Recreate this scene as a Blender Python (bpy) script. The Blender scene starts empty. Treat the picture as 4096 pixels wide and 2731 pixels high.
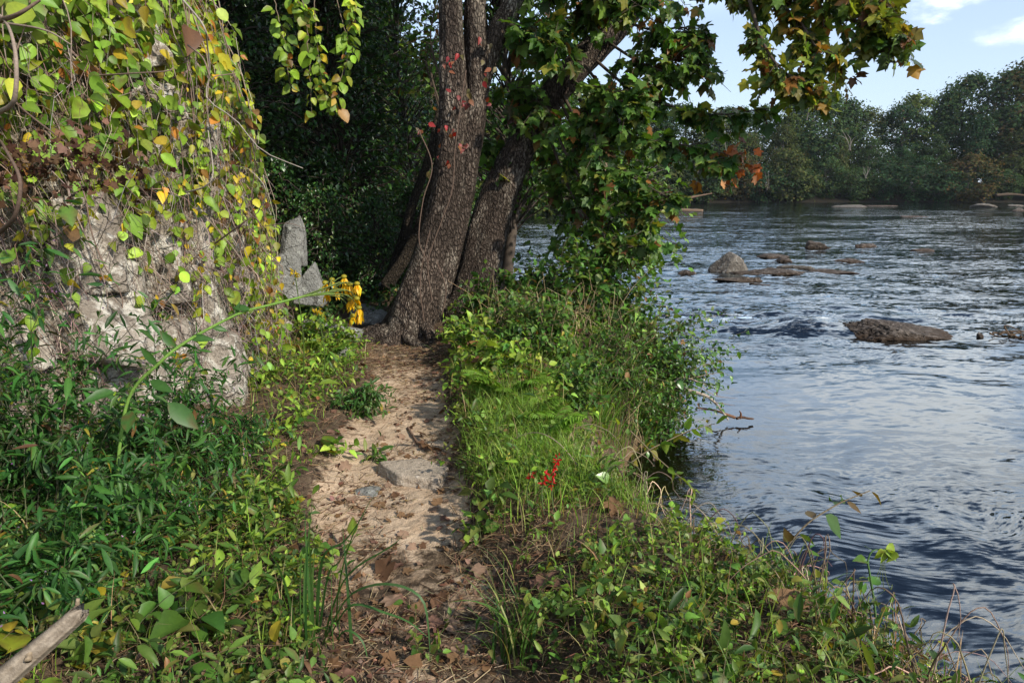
import bpy, bmesh, math, random
import numpy as np
rng = np.random.default_rng(11)
random.seed(5)
scene = bpy.context.scene
COL = scene.collection
PI = math.pi
# ------------------------------------------------------------------ camera
CAM_Z, PITCH = 2.5, math.radians(12.8)
CS, SN = math.cos(PITCH), math.sin(PITCH)
FPX = 1024*24/36
def ray(u, v):
    a, b = (u-512)/FPX, (341-v)/FPX
    return np.array([a, CS+b*SN, -SN+b*CS])
def at(u, v, y):
    """point seen at pixel (u,v) of the 1024x682 picture, y metres in front of the camera"""
    r = ray(u, v); t = y/r[1]
    return np.array([r[0]*t, y, CAM_Z+r[2]*t])
def px(y):                       # metres per pixel at depth y
    return y/FPX*1.02
# ------------------------------------------------------------------ noise
def _h(i, j, k, seed):
    n = (i*374761393 + j*668265263 + k*2147483647 + seed*1274126177) & 0xffffffff
    n = ((n ^ (n >> 13))*1274126177) & 0xffffffff
    n = n ^ (n >> 16)
    return (n & 0xffff)/65535.0
def vnoise(x, y, z=0.0, seed=0):
    x, y, z = np.broadcast_arrays(np.asarray(x, float), np.asarray(y, float), np.asarray(z, float))
    xi, yi, zi = np.floor(x).astype(np.int64), np.floor(y).astype(np.int64), np.floor(z).astype(np.int64)
    fx, fy, fz = x-xi, y-yi, z-zi
    fx = fx*fx*(3-2*fx); fy = fy*fy*(3-2*fy); fz = fz*fz*(3-2*fz)
    r = 0
    for dx in (0, 1):
        for dy in (0, 1):
            for dz in (0, 1):
                w = (fx if dx else 1-fx)*(fy if dy else 1-fy)*(fz if dz else 1-fz)
                r = r + w*_h(xi+dx, yi+dy, zi+dz, seed)
    return r*2-1
def fbm(x, y, z=0.0, oct=4, seed=0):
    r, a = 0, .5
    x, y, z = np.asarray(x, float), np.asarray(y, float), np.asarray(z, float)
    for o in range(oct):
        r = r + a*vnoise(x*2**o, y*2**o, z*2**o, seed+o); a *= .5
    return r
def sstep(a, b, x):
    t = np.clip((x-a)/(b-a), 0, 1); return t*t*(3-2*t)
def nrm(v):
    return v/np.maximum(np.linalg.norm(v, axis=-1, keepdims=True), 1e-9)
def catmull(pts, n):
    p = np.asarray(pts, float); p = np.vstack([2*p[0]-p[1], p, 2*p[-1]-p[-2]])
    m = len(p)-3; t = np.linspace(0, m-1e-6, n); i = t.astype(int); f = (t-i)[:, None]
    a, b, c, d = p[i], p[i+1], p[i+2], p[i+3]
    return .5*((2*b)+(c-a)*f+(2*a-5*b+4*c-d)*f**2+(3*b-a-3*c+d)*f**3)
# ------------------------------------------------------------------ mesh builder
class MB:
    def __init__(s): s.v, s.c, s.f, s.n = [], [], [], 0
    def add(s, V, F, C=(.5, .5, .5)):
        V = np.asarray(V, float).reshape(-1, 3)
        C = np.asarray(C, float)
        if C.ndim == 1: C = np.broadcast_to(C, (len(V), 3))
        s.v.append(V); s.c.append(C)
        for f in (F if isinstance(F, list) else [F]):
            if len(f): s.f.append(np.asarray(f, np.int64)+s.n)
        s.n += len(V)
    def build(s, name, mat, parent=None, smooth=True, origin=None):
        V = np.concatenate(s.v) if s.v else np.zeros((0, 3)); C = np.concatenate(s.c) if s.c else np.zeros((0, 3))
        if parent is not None: o3 = np.array(ORG[parent.name])
        elif origin is not None: o3 = np.asarray(origin, float)
        else: o3 = np.zeros(3)
        me = bpy.data.meshes.new(name)
        me.vertices.add(len(V)); me.vertices.foreach_set('co', (V-o3).astype(np.float32).ravel())
        loops = np.concatenate([f.ravel() for f in s.f]); sizes = np.concatenate([np.full(len(f), f.shape[1]) for f in s.f])
        starts = np.concatenate([[0], np.cumsum(sizes)[:-1]])
        me.loops.add(len(loops)); me.loops.foreach_set('vertex_index', loops.astype(np.int32))
        me.polygons.add(len(sizes)); me.polygons.foreach_set('loop_start', starts.astype(np.int32))
        try: me.polygons.foreach_set('loop_total', sizes.astype(np.int32))
        except Exception: pass
        me.polygons.foreach_set('use_smooth', np.full(len(sizes), smooth))
        me.update(calc_edges=True)
        ca = me.color_attributes.new('Col', 'FLOAT_COLOR', 'POINT')
        ca.data.foreach_set('color', np.hstack([C, np.ones((len(C), 1))]).astype(np.float32).ravel())
        if mat: me.materials.append(mat)
        o = bpy.data.objects.new(name, me); COL.objects.link(o)
        if parent is not None: o.parent = parent
        else: o.location = o3
        ORG[o.name] = tuple(o3)
        return o
ORG = {}
def tag(o, label=None, cat=None, group=None, kind=None):
    for k, v in (('label', label), ('category', cat), ('group', group), ('kind', kind)):
        if v: o[k] = v
    return o
def thing(name, label, cat, loc, group=None):
    o = bpy.data.objects.new(name, None); COL.objects.link(o)
    o.empty_display_size = .1
    o.location = tuple(float(c) for c in loc); ORG[o.name] = tuple(float(c) for c in loc)
    return tag(o, label, cat, group)
def dup(root, loc, rz=0, sc=(1, 1, 1), label=None, group=None):
    r = root.copy(); COL.objects.link(r); r.location = tuple(loc); r.rotation_euler = (0, 0, rz); r.scale = sc
    if label: r['label'] = label
    if group: r['group'] = group
    for ch in list(root.children):
        c = ch.copy(); COL.objects.link(c); c.parent = r
        for g in ch.children:
            d = g.copy(); COL.objects.link(d); d.parent = c
    return r
# ------------------------------------------------------------------ leaf templates: x side, y along, z normal
def _strip(ts, ws, fold=.18, droop=.18):
    V = [(0, 0, 0)]; F3 = []; F4 = []
    for t, w in zip(ts, ws):
        z = -droop*t*t
        V += [(-w, t, z+fold*w), (0, t, z), (w, t, z+fold*w)]
    V.append((0, 1, -droop)); e = len(V)-1
    F3 += [(0, 2, 1), (0, 3, 2)]
    for i in range(len(ts)-1):
        b = 1+3*i
        F4 += [(b, b+1, b+4, b+3), (b+1, b+2, b+5, b+4)]
    b = 1+3*(len(ts)-1); F3 += [(b, b+1, e), (b+1, b+2, e)]
    return np.array(V, float), [np.array(F3), np.array(F4)] if F4 else [np.array(F3)]
OVATE = _strip([.12, .38, .7], [.2, .33, .2], .35, .2)
ROUND = _strip([.1, .35, .65, .88], [.27, .43, .4, .2], .3, .22)
LANCE = _strip([.2, .5, .8], [.12, .17, .1], .5, .25)
HEART = _strip([.02, .22, .5, .8], [.26, .42, .34, .14], .3, .3)
NARROW = _strip([.2, .5, .8], [.085, .125, .075], .5, .25)
FINE = _strip([.3, .7], [.1, .09], .3, .1)
LEAF4 = (np.array([(0, 0, 0), (.3, .45, .08), (0, 1, -.1), (-.3, .45, .08)]), [np.array([(0, 1, 2), (0, 2, 3)])])
CLUMP = (np.array([(0, 0, 0), (.45, .3, .12), (.3, .85, -.1), (0, 1.05, .05), (-.42, .7, .1), (-.35, .2, -.08)]), [np.array([(0, 1, 2), (0, 2, 3), (0, 3, 4), (0, 4, 5)])])
def _lobed():
    h = [(.0, .0, 0), (.24, -.1, .04), (.50, .08, -.05), (.36, .22, .05), (.47, .33, 0), (.60, .58, -.10), (.34, .56, .03), (.22, .74, .0), (0, 1.02, -.16)]
    pts = h + [(-x, y, z-.03) for x, y, z in h[-2:0:-1]]
    V = np.array(pts+[(0, .36, -.02), ]); c = len(V)-1; n = len(pts)
    return V, [np.array([(c, i, (i+1) % n) for i in range(n)])]
LOBED = _lobed()
def scatter(mb, tmpl, P, D, N, S, C):
    """instances of a leaf template; P base, D axis, N rough normal, S size, C colour, one per leaf"""
    TV, TF = tmpl; n, m = len(P), len(TV)
    if n == 0: return
    D = nrm(D); X = np.cross(D, N); bad = np.linalg.norm(X, axis=1) < 1e-3
    X[bad] = np.cross(D[bad], np.array([.3, .9, .2])); X = nrm(X); Z = np.cross(X, D)
    S = np.broadcast_to(np.asarray(S, float), (n,))
    fold = rng.uniform(.3, 1.9, n)
    wid = rng.uniform(.8, 1.15, n)
    V = P[:, None, :] + S[:, None, None]*(TV[None, :, 0, None]*wid[:, None, None]*X[:, None, :] + TV[None, :, 1, None]*D[:, None, :] + TV[None, :, 2, None]*fold[:, None, None]*Z[:, None, :])
    off = (np.arange(n)*m)[:, None, None]
    F = [(f[None]+off).reshape(-1, f.shape[1]) for f in TF]
    # midribs a little paler than the blade; some tips and margins browned
    K = np.repeat(np.asarray(C, float)[:, None], m, 1)
    if m > 4:
        K = K*np.where(np.abs(TV[:, 0]) < .02, 1.16, .93)[None, :, None]
        br = rng.random((n, m)) < np.where(rng.random(n) < .2, .28, .0)[:, None]
        K[br] = K[br]*.35+np.array([.15, .085, .035])*.65
    mb.add(V.reshape(-1, 3), F, K.reshape(-1, 3))
def pal(n, cols, jit=.25, w=None):
    cols = np.asarray(cols, float); i = rng.choice(len(cols), n, p=None if w is None else np.asarray(w, float)/np.sum(w))
    c = cols[i]*np.exp(rng.normal(0, jit, (n, 1)))
    return np.clip(c*np.exp(rng.normal(0, jit*.25, (n, 3))), .002, .95)
# ------------------------------------------------------------------ tubes
def tubes(mb, pts, R, seg=4, C=(.1, .07, .05), cap=False):
    """pts (n,k,3), R (n,k) or (k,)"""
    pts = np.asarray(pts, float)
    if pts.ndim == 2: pts = pts[None]
    n, k, _ = pts.shape; R = np.broadcast_to(np.asarray(R, float), (n, k))
    T = nrm(np.gradient(pts, axis=1))
    m = nrm(pts[:, -1]-pts[:, 0]); ref = np.where(np.abs(m[:, 0:1]) < .7, np.array([1., 0, 0]), np.array([0, 1., 0]))
    A = nrm(np.cross(T, ref[:, None, :])); B = np.cross(T, A)
    th = np.arange(seg)*2*PI/seg
    V = pts[:, :, None, :] + R[:, :, None, None]*(np.cos(th)[None, None, :, None]*A[:, :, None, :]+np.sin(th)[None, None, :, None]*B[:, :, None, :])
    i = np.arange(k-1)[:, None]; j = np.arange(seg)[None]; j2 = (j+1) % seg
    q = np.stack([i*seg+j, i*seg+j2, (i+1)*seg+j2, (i+1)*seg+j], -1).reshape(-1, 4)
    F = [(q[None]+(np.arange(n)*k*seg)[:, None, None]).reshape(-1, 4)]
    C = np.asarray(C, float)
    if C.ndim == 2: C = np.repeat(C, k*seg, axis=0)
    if cap and seg > 2:
        e = np.arange(seg)
        F.append((np.stack([e[::-1], e+(k-1)*seg])[None]+(np.arange(n)*k*seg)[:, None, None]).reshape(-1, seg))
    mb.add(V.reshape(-1, 3), F, C)
def resample(pts, t):
    """pts (n,k,3), t (n,m) in 0..1 -> positions, tangents"""
    n, k, _ = pts.shape; x = np.clip(t, 0, .9999)*(k-1); i = x.astype(int); f = (x-i)[..., None]; r = np.arange(n)[:, None]
    a, b = pts[r, i], pts[r, i+1]
    return a*(1-f)+b*f, nrm(b-a)
def leaves_on(mb, pts, tmpl, m, size, cols, t0=.2, t1=1., ang=60, droop=.3, up=1., nb=None, sj=.25, jit=.25, w=None, rep=1, pet=0.):
    """m leaves along each stem"""
    n = len(pts); t = np.linspace(t0, t1, m)[None]+rng.uniform(-.5, .5, (n, m))*(t1-t0)/max(m, 1)
    P, T = resample(pts, t); P = P.reshape(-1, 3); T = T.reshape(-1, 3)
    ph = (np.arange(m)[None]*2.4+rng.uniform(0, 6.28, (n, 1))+rng.normal(0, .5, (n, m))).ravel()
    ref = np.where(np.abs(T[:, 2:3]) < .9, np.array([0, 0, 1.]), np.array([1., 0, 0]))
    A = nrm(np.cross(T, ref)); B = np.cross(T, A)
    side = np.cos(ph)[:, None]*A+np.sin(ph)[:, None]*B
    a = np.radians(ang+rng.normal(0, 15, len(P)))[:, None]
    D = T*np.cos(a)+side*np.sin(a); D[:, 2] -= droop
    N = rng.normal(0, .45, (len(P), 3)); N[:, 2] += up
    if nb is not None: N += np.asarray(nb)
    S = size*np.exp(rng.normal(0, sj, len(P)))
    P = P+nrm(D)*(pet*S)[:, None]
    C = pal(len(P), cols, jit, w); dd = rng.random(len(P)) < .03; C[dd] = pal(int(dd.sum()), [(.26, .15, .06), (.34, .26, .04), (.16, .085, .045)], .3)
    scatter(mb, tmpl, P, D, N, S, C)
def stems(P0, H, lean, k=6, curve=1.6, wob=.06):
    """upright stems from P0 (n,3); H (n,), lean (n,2) horizontal reach per unit height"""
    n = len(P0); t = np.linspace(0, 1, k)[None, :, None]; H = np.broadcast_to(np.asarray(H, float), (n,))[:, None, None]
    L = np.asarray(lean)[:, None, :]
    pts = np.zeros((n, k, 3)); pts[:] = P0[:, None, :]
    pts[:, :, :2] += L*H*t**curve
    q = np.linalg.norm(L, axis=2, keepdims=True)
    pts[:, :, 2:] += H*(t-.33*np.clip(q, 0, 1.3)*t**2.2)
    pts += rng.normal(0, 1, (n, k, 3))*wob*H*t
    return pts
def blades(mb, P, az, L, W, bend, C, k=6, lift=1.):
    """grass blades"""
    n = len(P); t = np.linspace(0, 1, k)[None]; L = np.broadcast_to(np.asarray(L, float), (n,))[:, None]; W = np.broadcast_to(np.asarray(W, float), (n,))[:, None]
    bend = np.broadcast_to(np.asarray(bend, float), (n,))[:, None]
    th = bend*t**1.3*1.5                      # angle from vertical
    ds = L/(k-1); hx = np.cumsum(np.sin(th)*ds, 1)-np.sin(th[:, :1])*ds; hz = np.cumsum(np.cos(th)*ds, 1)-np.cos(th[:, :1])*ds
    ca, sa = np.cos(az)[:, None], np.sin(az)[:, None]
    c = np.stack([P[:, 0:1]+hx*ca, P[:, 1:2]+hx*sa, P[:, 2:3]+hz*lift], -1)
    tw = rng.normal(0, .5, (n, 1))
    w = W*np.clip(1.05-t**2.2, .03, 1)*.5
    sd = np.stack([-np.sin(az[:, None]+tw)*w, np.cos(az[:, None]+tw)*w, 0*w+.2*w*np.sin(tw*3)], -1)
    V = np.stack([c-sd, c+sd], 2)
    i = np.arange(k-1); q = np.stack([2*i, 2*i+1, 2*i+3, 2*i+2], -1)
    F = (q[None]+(np.arange(n)*2*k)[:, None, None]).reshape(-1, 4)
    mb.add(V.reshape(-1, 3), F, np.repeat(C, 2*k, axis=0))
# ------------------------------------------------------------------ materials
class NT:
    def __init__(s, name):
        s.m = bpy.data.materials.new(name); s.m.use_nodes = True; s.t = s.m.node_tree; s.t.nodes.clear()
        s.out = s.n('ShaderNodeOutputMaterial')
    def n(s, typ, **kw):
        x = s.t.nodes.new(typ)
        for k, v in kw.items():
            if k[0] == '_': x.inputs[k[1:].replace('_', ' ')].default_value = v
            else: setattr(x, k, v)
        return x
    def l(s, a, b): s.t.links.new(a, b)
    def ramp(s, src, stops):
        r = s.n('ShaderNodeValToRGB'); e = r.color_ramp.elements
        while len(e) < len(stops): e.new(.5)
        for x, (p, c) in zip(e, stops):
            x.position = p; x.color = (*c, 1) if len(c) == 3 else c
        s.l(src, r.inputs[0]); return r.outputs[0]
    def mix(s, f, a, b, bt='MIX'):
        x = s.n('ShaderNodeMix', data_type='RGBA', blend_type=bt)
        for i, v in ((0, f), (6, a), (7, b)):
            if isinstance(v, (int, float)): x.inputs[i].default_value = v
            elif isinstance(v, tuple): x.inputs[i].default_value = (*v, 1)
            else: s.l(v, x.inputs[i])
        return x.outputs[2]
    def noise(s, scale, detail=4, rough=.55, vec=None, mapscale=None):
        if vec is None: vec = s.n('ShaderNodeTexCoord').outputs['Object']
        if mapscale:
            mp = s.n('ShaderNodeMapping'); mp.inputs['Scale'].default_value = mapscale; s.l(vec, mp.inputs[0]); vec = mp.outputs[0]
        x = s.n('ShaderNodeTexNoise'); x.inputs['Scale'].default_value = scale; x.inputs['Detail'].default_value = detail; x.inputs['Roughness'].default_value = rough
        s.l(vec, x.inputs['Vector']); return x.outputs[0]
    def math(s, op, a, b=0.):
        x = s.n('ShaderNodeMath', operation=op)
        for i, v in ((0, a), (1, b)):
            if isinstance(v, (int, float)): x.inputs[i].default_value = v
            else: s.l(v, x.inputs[i])
        return x.outputs[0]
    def bump(s, h, dist=.02, strength=1., normal=None):
        x = s.n('ShaderNodeBump'); x.inputs['Distance'].default_value = dist; x.inputs['Strength'].default_value = strength
        s.l(h, x.inputs['Height'])
        if normal: s.l(normal, x.inputs['Normal'])
        return x.outputs[0]
    def col(s): return s.n('ShaderNodeVertexColor', layer_name='Col').outputs[0]
    def geo(s): return s.n('ShaderNodeNewGeometry').outputs['Position']
    def bsdf(s, color, rough=.7, spec=.3, normal=None):
        b = s.n('ShaderNodeBsdfPrincipled')
        if isinstance(color, tuple): b.inputs['Base Color'].default_value = (*color, 1)
        else: s.l(color, b.inputs['Base Color'])
        if isinstance(rough, (int, float)): b.inputs['Roughness'].default_value = rough
        else: s.l(rough, b.inputs['Roughness'])
        b.inputs['Specular IOR Level'].default_value = spec
        if normal: s.l(normal, b.inputs['Normal'])
        return b
    def done(s, sh): s.l(sh, s.out.inputs[0]); return s.m
def mat_leaf(name, rough=.45, trans=.35, spec=.35, tint=(1.25, 1.15, .45)):
    t = NT(name); c = t.col()
    v = t.noise(60, 2, .6, t.geo())
    c2 = t.mix(.22, c, t.ramp(v, [(.3, (.35, .4, .3)), (.7, (1.25, 1.2, 1.0))]), 'MULTIPLY')
    b = t.bsdf(c2, rough, spec)
    tr = t.n('ShaderNodeBsdfTranslucent'); t.l(t.mix(1., c2, tint, 'MULTIPLY'), tr.inputs[0])
    m = t.n('ShaderNodeMixShader'); m.inputs[0].default_value = trans
    t.l(b.outputs[0], m.inputs[1]); t.l(tr.outputs[0], m.inputs[2])
    return t.done(m.outputs[0])
M_LEAF = mat_leaf('leaf_green', .45, .42)
M_GLOSS = mat_leaf('leaf_glossy', .3, .25, .5)
M_DRY = mat_leaf('leaf_dry', .8, .2, .15, (1.2, .9, .6))
M_GRASS = mat_leaf('grass_blade', .5, .4, .3)
M_FAR = mat_leaf('leaf_far', .75, .4, .1, (1.1, 1.1, .6))
def mat_twig():
    t = NT('twig_bark'); c = t.col(); n = t.noise(90, 3, .6, t.geo())
    c2 = t.mix(.5, c, t.ramp(n, [(.3, (.4, .4, .4)), (.7, (1.4, 1.4, 1.4))]), 'MULTIPLY')
    return t.done(t.bsdf(c2, .8, .2).outputs[0])
M_TWIG = mat_twig()
def mat_bark(name, dark, mid, pale, pale_amt, plate=1., bump=.03):
    t = NT(name); g = t.geo()
    mp = t.n('ShaderNodeMapping'); mp.inputs['Scale'].default_value = (1, 1, .42); t.l(g, mp.inputs[0])
    wob = t.n('ShaderNodeVectorMath', operation='ADD')
    nz = t.n('ShaderNodeTexNoise'); nz.inputs['Scale'].default_value = 14; t.l(g, nz.inputs['Vector'])
    sc = t.n('ShaderNodeVectorMath', operation='SCALE'); sc.inputs['Scale'].default_value = .035; t.l(nz.outputs['Color'], sc.inputs[0])
    t.l(mp.outputs[0], wob.inputs[0]); t.l(sc.outputs[0], wob.inputs[1])
    vo = t.n('ShaderNodeTexVoronoi', feature='DISTANCE_TO_EDGE'); vo.inputs['Scale'].default_value = 34*plate; t.l(wob.outputs[0], vo.inputs['Vector'])
    cr = t.ramp(vo.outputs[0], [(0.0, (0, 0, 0)), (.22, (1, 1, 1))])
    n1 = t.noise(5.5, 5, .65, g, (1, 1, .28)); n2 = t.noise(40, 4, .65, g, (1, 1, .45)); n3 = t.noise(2.2, 4, .6, g, (1, 1, .6))
    base = t.mix(t.ramp(n2, [(.35, (0, 0, 0)), (.65, (1, 1, 1))]), dark, mid)
    pm = t.ramp(t.math('ADD', t.math('MULTIPLY', n1, .6), t.math('MULTIPLY', n2, .4)), [(.56-pale_amt, (0, 0, 0)), (.64-pale_amt, (1, 1, 1))])
    base = t.mix(pm, base, pale)
    base = t.mix(t.ramp(n3, [(.4, (.55, .55, .55)), (.65, (1.1, 1.1, 1.1))]), (0, 0, 0), base)
    crk = t.mix(t.math('MULTIPLY', t.math('SUBTRACT', 1., cr), .75), base, tuple(c*.35 for c in dark))
    hgt = t.math('ADD', t.math('MULTIPLY', cr, .6), t.math('MULTIPLY', n2, .8))
    return t.done(t.bsdf(crk, .85, .15, t.bump(hgt, bump, .9)).outputs[0])
M_SYC = mat_bark('sycamore_bark', (.04, .029, .022), (.16, .12, .095), (.30, .25, .20), .05)
M_BARK = mat_bark('dark_bark', (.03, .024, .018), (.09, .07, .05), (.16, .14, .1), 0., 1.3)
def mat_rock(name, a, b, lichen, stain=(.03, .025, .02), lic=.5, wet=False, sc=1., crack=.8):
    t = NT(name); g = t.geo()
    n1 = t.noise(3*sc, 6, .6, g); n2 = t.noise(11*sc, 6, .65, g); n3 = t.noise(55*sc, 4, .6, g); n4 = t.noise(5*sc, 5, .7, g, (1.6, 1.6, .5))
    c = t.mix(t.ramp(n1, [(.35, (0, 0, 0)), (.65, (1, 1, 1))]), a, b)
    c = t.mix(t.ramp(n2, [(1.06-lic-.06, (0, 0, 0)), (1.06-lic+.02, (1, 1, 1))]), c, lichen)
    c = t.mix(t.ramp(n4, [(.56, (0, 0, 0)), (.68, (.85, .85, .85))]), c, stain)
    c = t.mix(.35, c, t.ramp(n3, [(.3, (.3, .3, .3)), (.7, (1.5, 1.5, 1.5))]), 'MULTIPLY')
    rough = .9
    if wet:
        z = t.n('ShaderNodeSeparateXYZ'); t.l(g, z.inputs[0])
        zz = t.math('ADD', z.outputs[2], t.math('MULTIPLY', t.math('SUBTRACT', n2, .5), .08))
        wm = t.ramp(zz, [(.0, (1, 1, 1)), (.09, (0, 0, 0))])
        c = t.mix(t.math('MULTIPLY', wm, .85), c, (.045, .026, .014)); 
    wv = t.n('ShaderNodeVectorMath', operation='ADD'); nz = t.n('ShaderNodeTexNoise'); nz.inputs['Scale'].default_value = 4*sc; nz.inputs['Detail'].default_value = 4; t.l(g, nz.inputs['Vector'])
    s2 = t.n('ShaderNodeVectorMath', operation='SCALE'); s2.inputs['Scale'].default_value = .5/sc; t.l(nz.outputs['Color'], s2.inputs[0]); t.l(g, wv.inputs[0]); t.l(s2.outputs[0], wv.inputs[1])
    mp = t.n('ShaderNodeMapping'); mp.inputs['Scale'].default_value = (1, 1, 1.7); mp.inputs['Rotation'].default_value = (.2, .25, 0); t.l(wv.outputs[0], mp.inputs[0])
    vo = t.n('ShaderNodeTexVoronoi', feature='DISTANCE_TO_EDGE'); vo.inputs['Scale'].default_value = 2.3*sc; t.l(mp.outputs[0], vo.inputs['Vector'])
    ck = t.ramp(vo.outputs[0], [(0., (0, 0, 0)), (.03, (1, 1, 1))])
    c = t.mix(t.math('MULTIPLY', t.math('SUBTRACT', 1., ck), .6*crack), c, (.03, .024, .018))
    h = t.math('ADD', t.math('ADD', t.math('MULTIPLY', n2, 1.), t.math('MULTIPLY', n3, .45)), t.math('MULTIPLY', ck, .6*crack))
    return t.done(t.bsdf(c, rough, .25, t.bump(h, .05/sc, .9)).outputs[0])
M_ROCK = mat_rock('cliff_stone', (.21, .175, .14), (.36, .31, .255), (.52, .485, .42), (.05, .036, .027), lic=.50)
M_SLAB = mat_rock('grey_slab_stone', (.17, .168, .155), (.27, .265, .245), (.36, .365, .33), lic=.45, crack=.5)
M_RIVROCK = mat_rock('river_stone', (.10, .085, .07), (.18, .16, .135), (.26, .245, .22), lic=.45, wet=True)
M_WETROCK = mat_rock('dark_wet_stone', (.045, .032, .024), (.10, .08, .065), (.17, .14, .12), lic=.47, wet=True)
M_STEP = mat_rock('step_stone', (.37, .30, .23), (.44, .365, .285), (.50, .43, .35), lic=.42, sc=2., crack=.15)
def mat_wood(name, a, b):
    t = NT(name); g = t.n('ShaderNodeTexCoord').outputs['UV']; q = t.geo()
    n = t.noise(30, 4, .6, q, (1, 1, 1)); n2 = t.noise(120, 3, .6, q)
    c = t.mix(t.ramp(n, [(.35, (0, 0, 0)), (.65, (1, 1, 1))]), a, b)
    c = t.mix(1., c, t.col(), 'MULTIPLY')
    return t.done(t.bsdf(c, .85, .2, t.bump(t.math('ADD', n, t.math('MULTIPLY', n2, .4)), .006, .8)).outputs[0])
M_WOOD = mat_wood('weathered_wood', (.19, .15, .11), (.36, .30, .235))
# ------------------------------------------------------------------ camera object, light, sky
cam = bpy.data.cameras.new('camera'); cam.lens = 24; cam.sensor_width = 36; cam.clip_end = 3000; cam.clip_start = .05
co = bpy.data.objects.new('camera', cam); COL.objects.link(co); co.location = (0, 0, CAM_Z); co.rotation_euler = (PI/2-PITCH, 0, 0)
scene.camera = co
SUN = nrm(np.array([.64, -.56, .58]))
sl = bpy.data.lights.new('sun', 'SUN'); sl.energy = 3.6; sl.angle = math.radians(1.5); sl.color = (1., .93, .80)
so = bpy.data.objects.new('sun', sl); COL.objects.link(so)
from mathutils import Vector
so.rotation_euler = Vector(SUN).to_track_quat('Z', 'Y').to_euler(); so.location = (20, -10, 20)
w = bpy.data.worlds.new('World'); scene.world = w; w.use_nodes = True
nt = w.node_tree; nt.nodes.clear()
def wn(typ, **kw):
    x = nt.nodes.new(typ)
    for k, v in kw.items(): setattr(x, k, v)
    return x
WL = nt.links.new
sky = wn('ShaderNodeTexSky', sky_type='NISHITA'); sky.sun_disc = False
sky.sun_elevation = math.asin(SUN[2]); sky.sun_rotation = math.atan2(SUN[0], SUN[1]); sky.air_density = 1.0; sky.dust_density = .6; sky.ozone_density = 1.8
bg = wn('ShaderNodeBackground'); bg.inputs[1].default_value = .115
out = wn('ShaderNodeOutputWorld')
tc = wn('ShaderNodeTexCoord')
def wmath(op, a, b=0., c=None):
    x = wn('ShaderNodeMath', operation=op)
    for i, v in ((0, a), (1, b), (2, c)):
        if v is None: continue
        if isinstance(v, (int, float)): x.inputs[i].default_value = v
        else: WL(v, x.inputs[i])
    return x.outputs[0]
sp = wn('ShaderNodeSeparateXYZ'); WL(tc.outputs['Generated'], sp.inputs[0])
X, Y, Z = sp.outputs
az = wmath('ARCTAN2', X, Y); el = wmath('ARCSINE', Z)
cv = wn('ShaderNodeCombineXYZ'); WL(wmath('MULTIPLY', az, 1.0), cv.inputs[0]); WL(wmath('MULTIPLY', el, 2.2), cv.inputs[1])
nz = wn('ShaderNodeTexNoise'); nz.inputs['Scale'].default_value = 9; nz.inputs['Detail'].default_value = 6; nz.inputs['Roughness'].default_value = .58; WL(cv.outputs[0], nz.inputs['Vector'])
nb = wn('ShaderNodeTexNoise'); nb.inputs['Scale'].default_value = 3.1; nb.inputs['Detail'].default_value = 3; WL(cv.outputs[0], nb.inputs['Vector'])
def blob(a0, e0, ra, re):
    dx = wmath('DIVIDE', wmath('SUBTRACT', az, a0), ra); dy = wmath('DIVIDE', wmath('SUBTRACT', el, e0), re)
    return wmath('SUBTRACT', 1., wmath('SQRT', wmath('ADD', wmath('MULTIPLY', dx, dx), wmath('MULTIPLY', dy, dy))))
blobs = [blob(.54, .283, .20, .094), blob(.62, .168, .07, .022), blob(.85, .42, .45, .09), blob(.05, .44, .55, .09), blob(-.8, .9, .5, .2), blob(1.3, .35, .35, .14), blob(-1., .5, .6, .25)]  # first two clouds show in frame; the rest are added unseen for extra light
m = blobs[0]
for b in blobs[1:]: m = wmath('MAXIMUM', m, b)
cl = wmath('ADD', wmath('MULTIPLY', m, .9), wmath('MULTIPLY', wmath('SUBTRACT', nz.outputs[0], .5), 1.9))
rmp = wn('ShaderNodeMapRange', interpolation_type='SMOOTHSTEP'); WL(cl, rmp.inputs[0]); rmp.inputs[1].default_value = .02; rmp.inputs[2].default_value = .55
mx = wn('ShaderNodeMix', data_type='RGBA'); WL(rmp.outputs[0], mx.inputs[0])
hz = wn('ShaderNodeMapRange', interpolation_type='SMOOTHSTEP'); WL(Z, hz.inputs[0]); hz.inputs[1].default_value = .0; hz.inputs[2].default_value = .75; hz.inputs[3].default_value = .62; hz.inputs[4].default_value = 0.
ms = wn('ShaderNodeMix', data_type='RGBA'); WL(hz.outputs[0], ms.inputs[0]); WL(sky.outputs[0], ms.inputs[6]); ms.inputs[7].default_value = (4.5, 5.45, 6.9, 1)
cc = wn('ShaderNodeValToRGB'); e = cc.color_ramp.elements; e[0].position = .15; e[0].color = (.50, .56, .66, 1); e[1].position = .30; e[1].color = (1., 1., 1., 1); e2 = e.new(.20); e2.color = (.82, .86, .92, 1)
WL(wmath('ADD', el, wmath('MULTIPLY', wmath('SUBTRACT', nb.outputs[0], .5), .12)), cc.inputs[0])
c9 = wn('ShaderNodeMix', data_type='RGBA', blend_type='MULTIPLY'); c9.inputs[0].default_value = 1; WL(cc.outputs[0], c9.inputs[6]); c9.inputs[7].default_value = (13, 12.8, 12.6, 1)
def wrange(v, a, b, c, d):
    x = wn('ShaderNodeMapRange', interpolation_type='SMOOTHSTEP'); WL(v, x.inputs[0])
    for i_, q_ in enumerate((a, b, c, d)): x.inputs[i_+1].default_value = q_
    return x.outputs[0]
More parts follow.
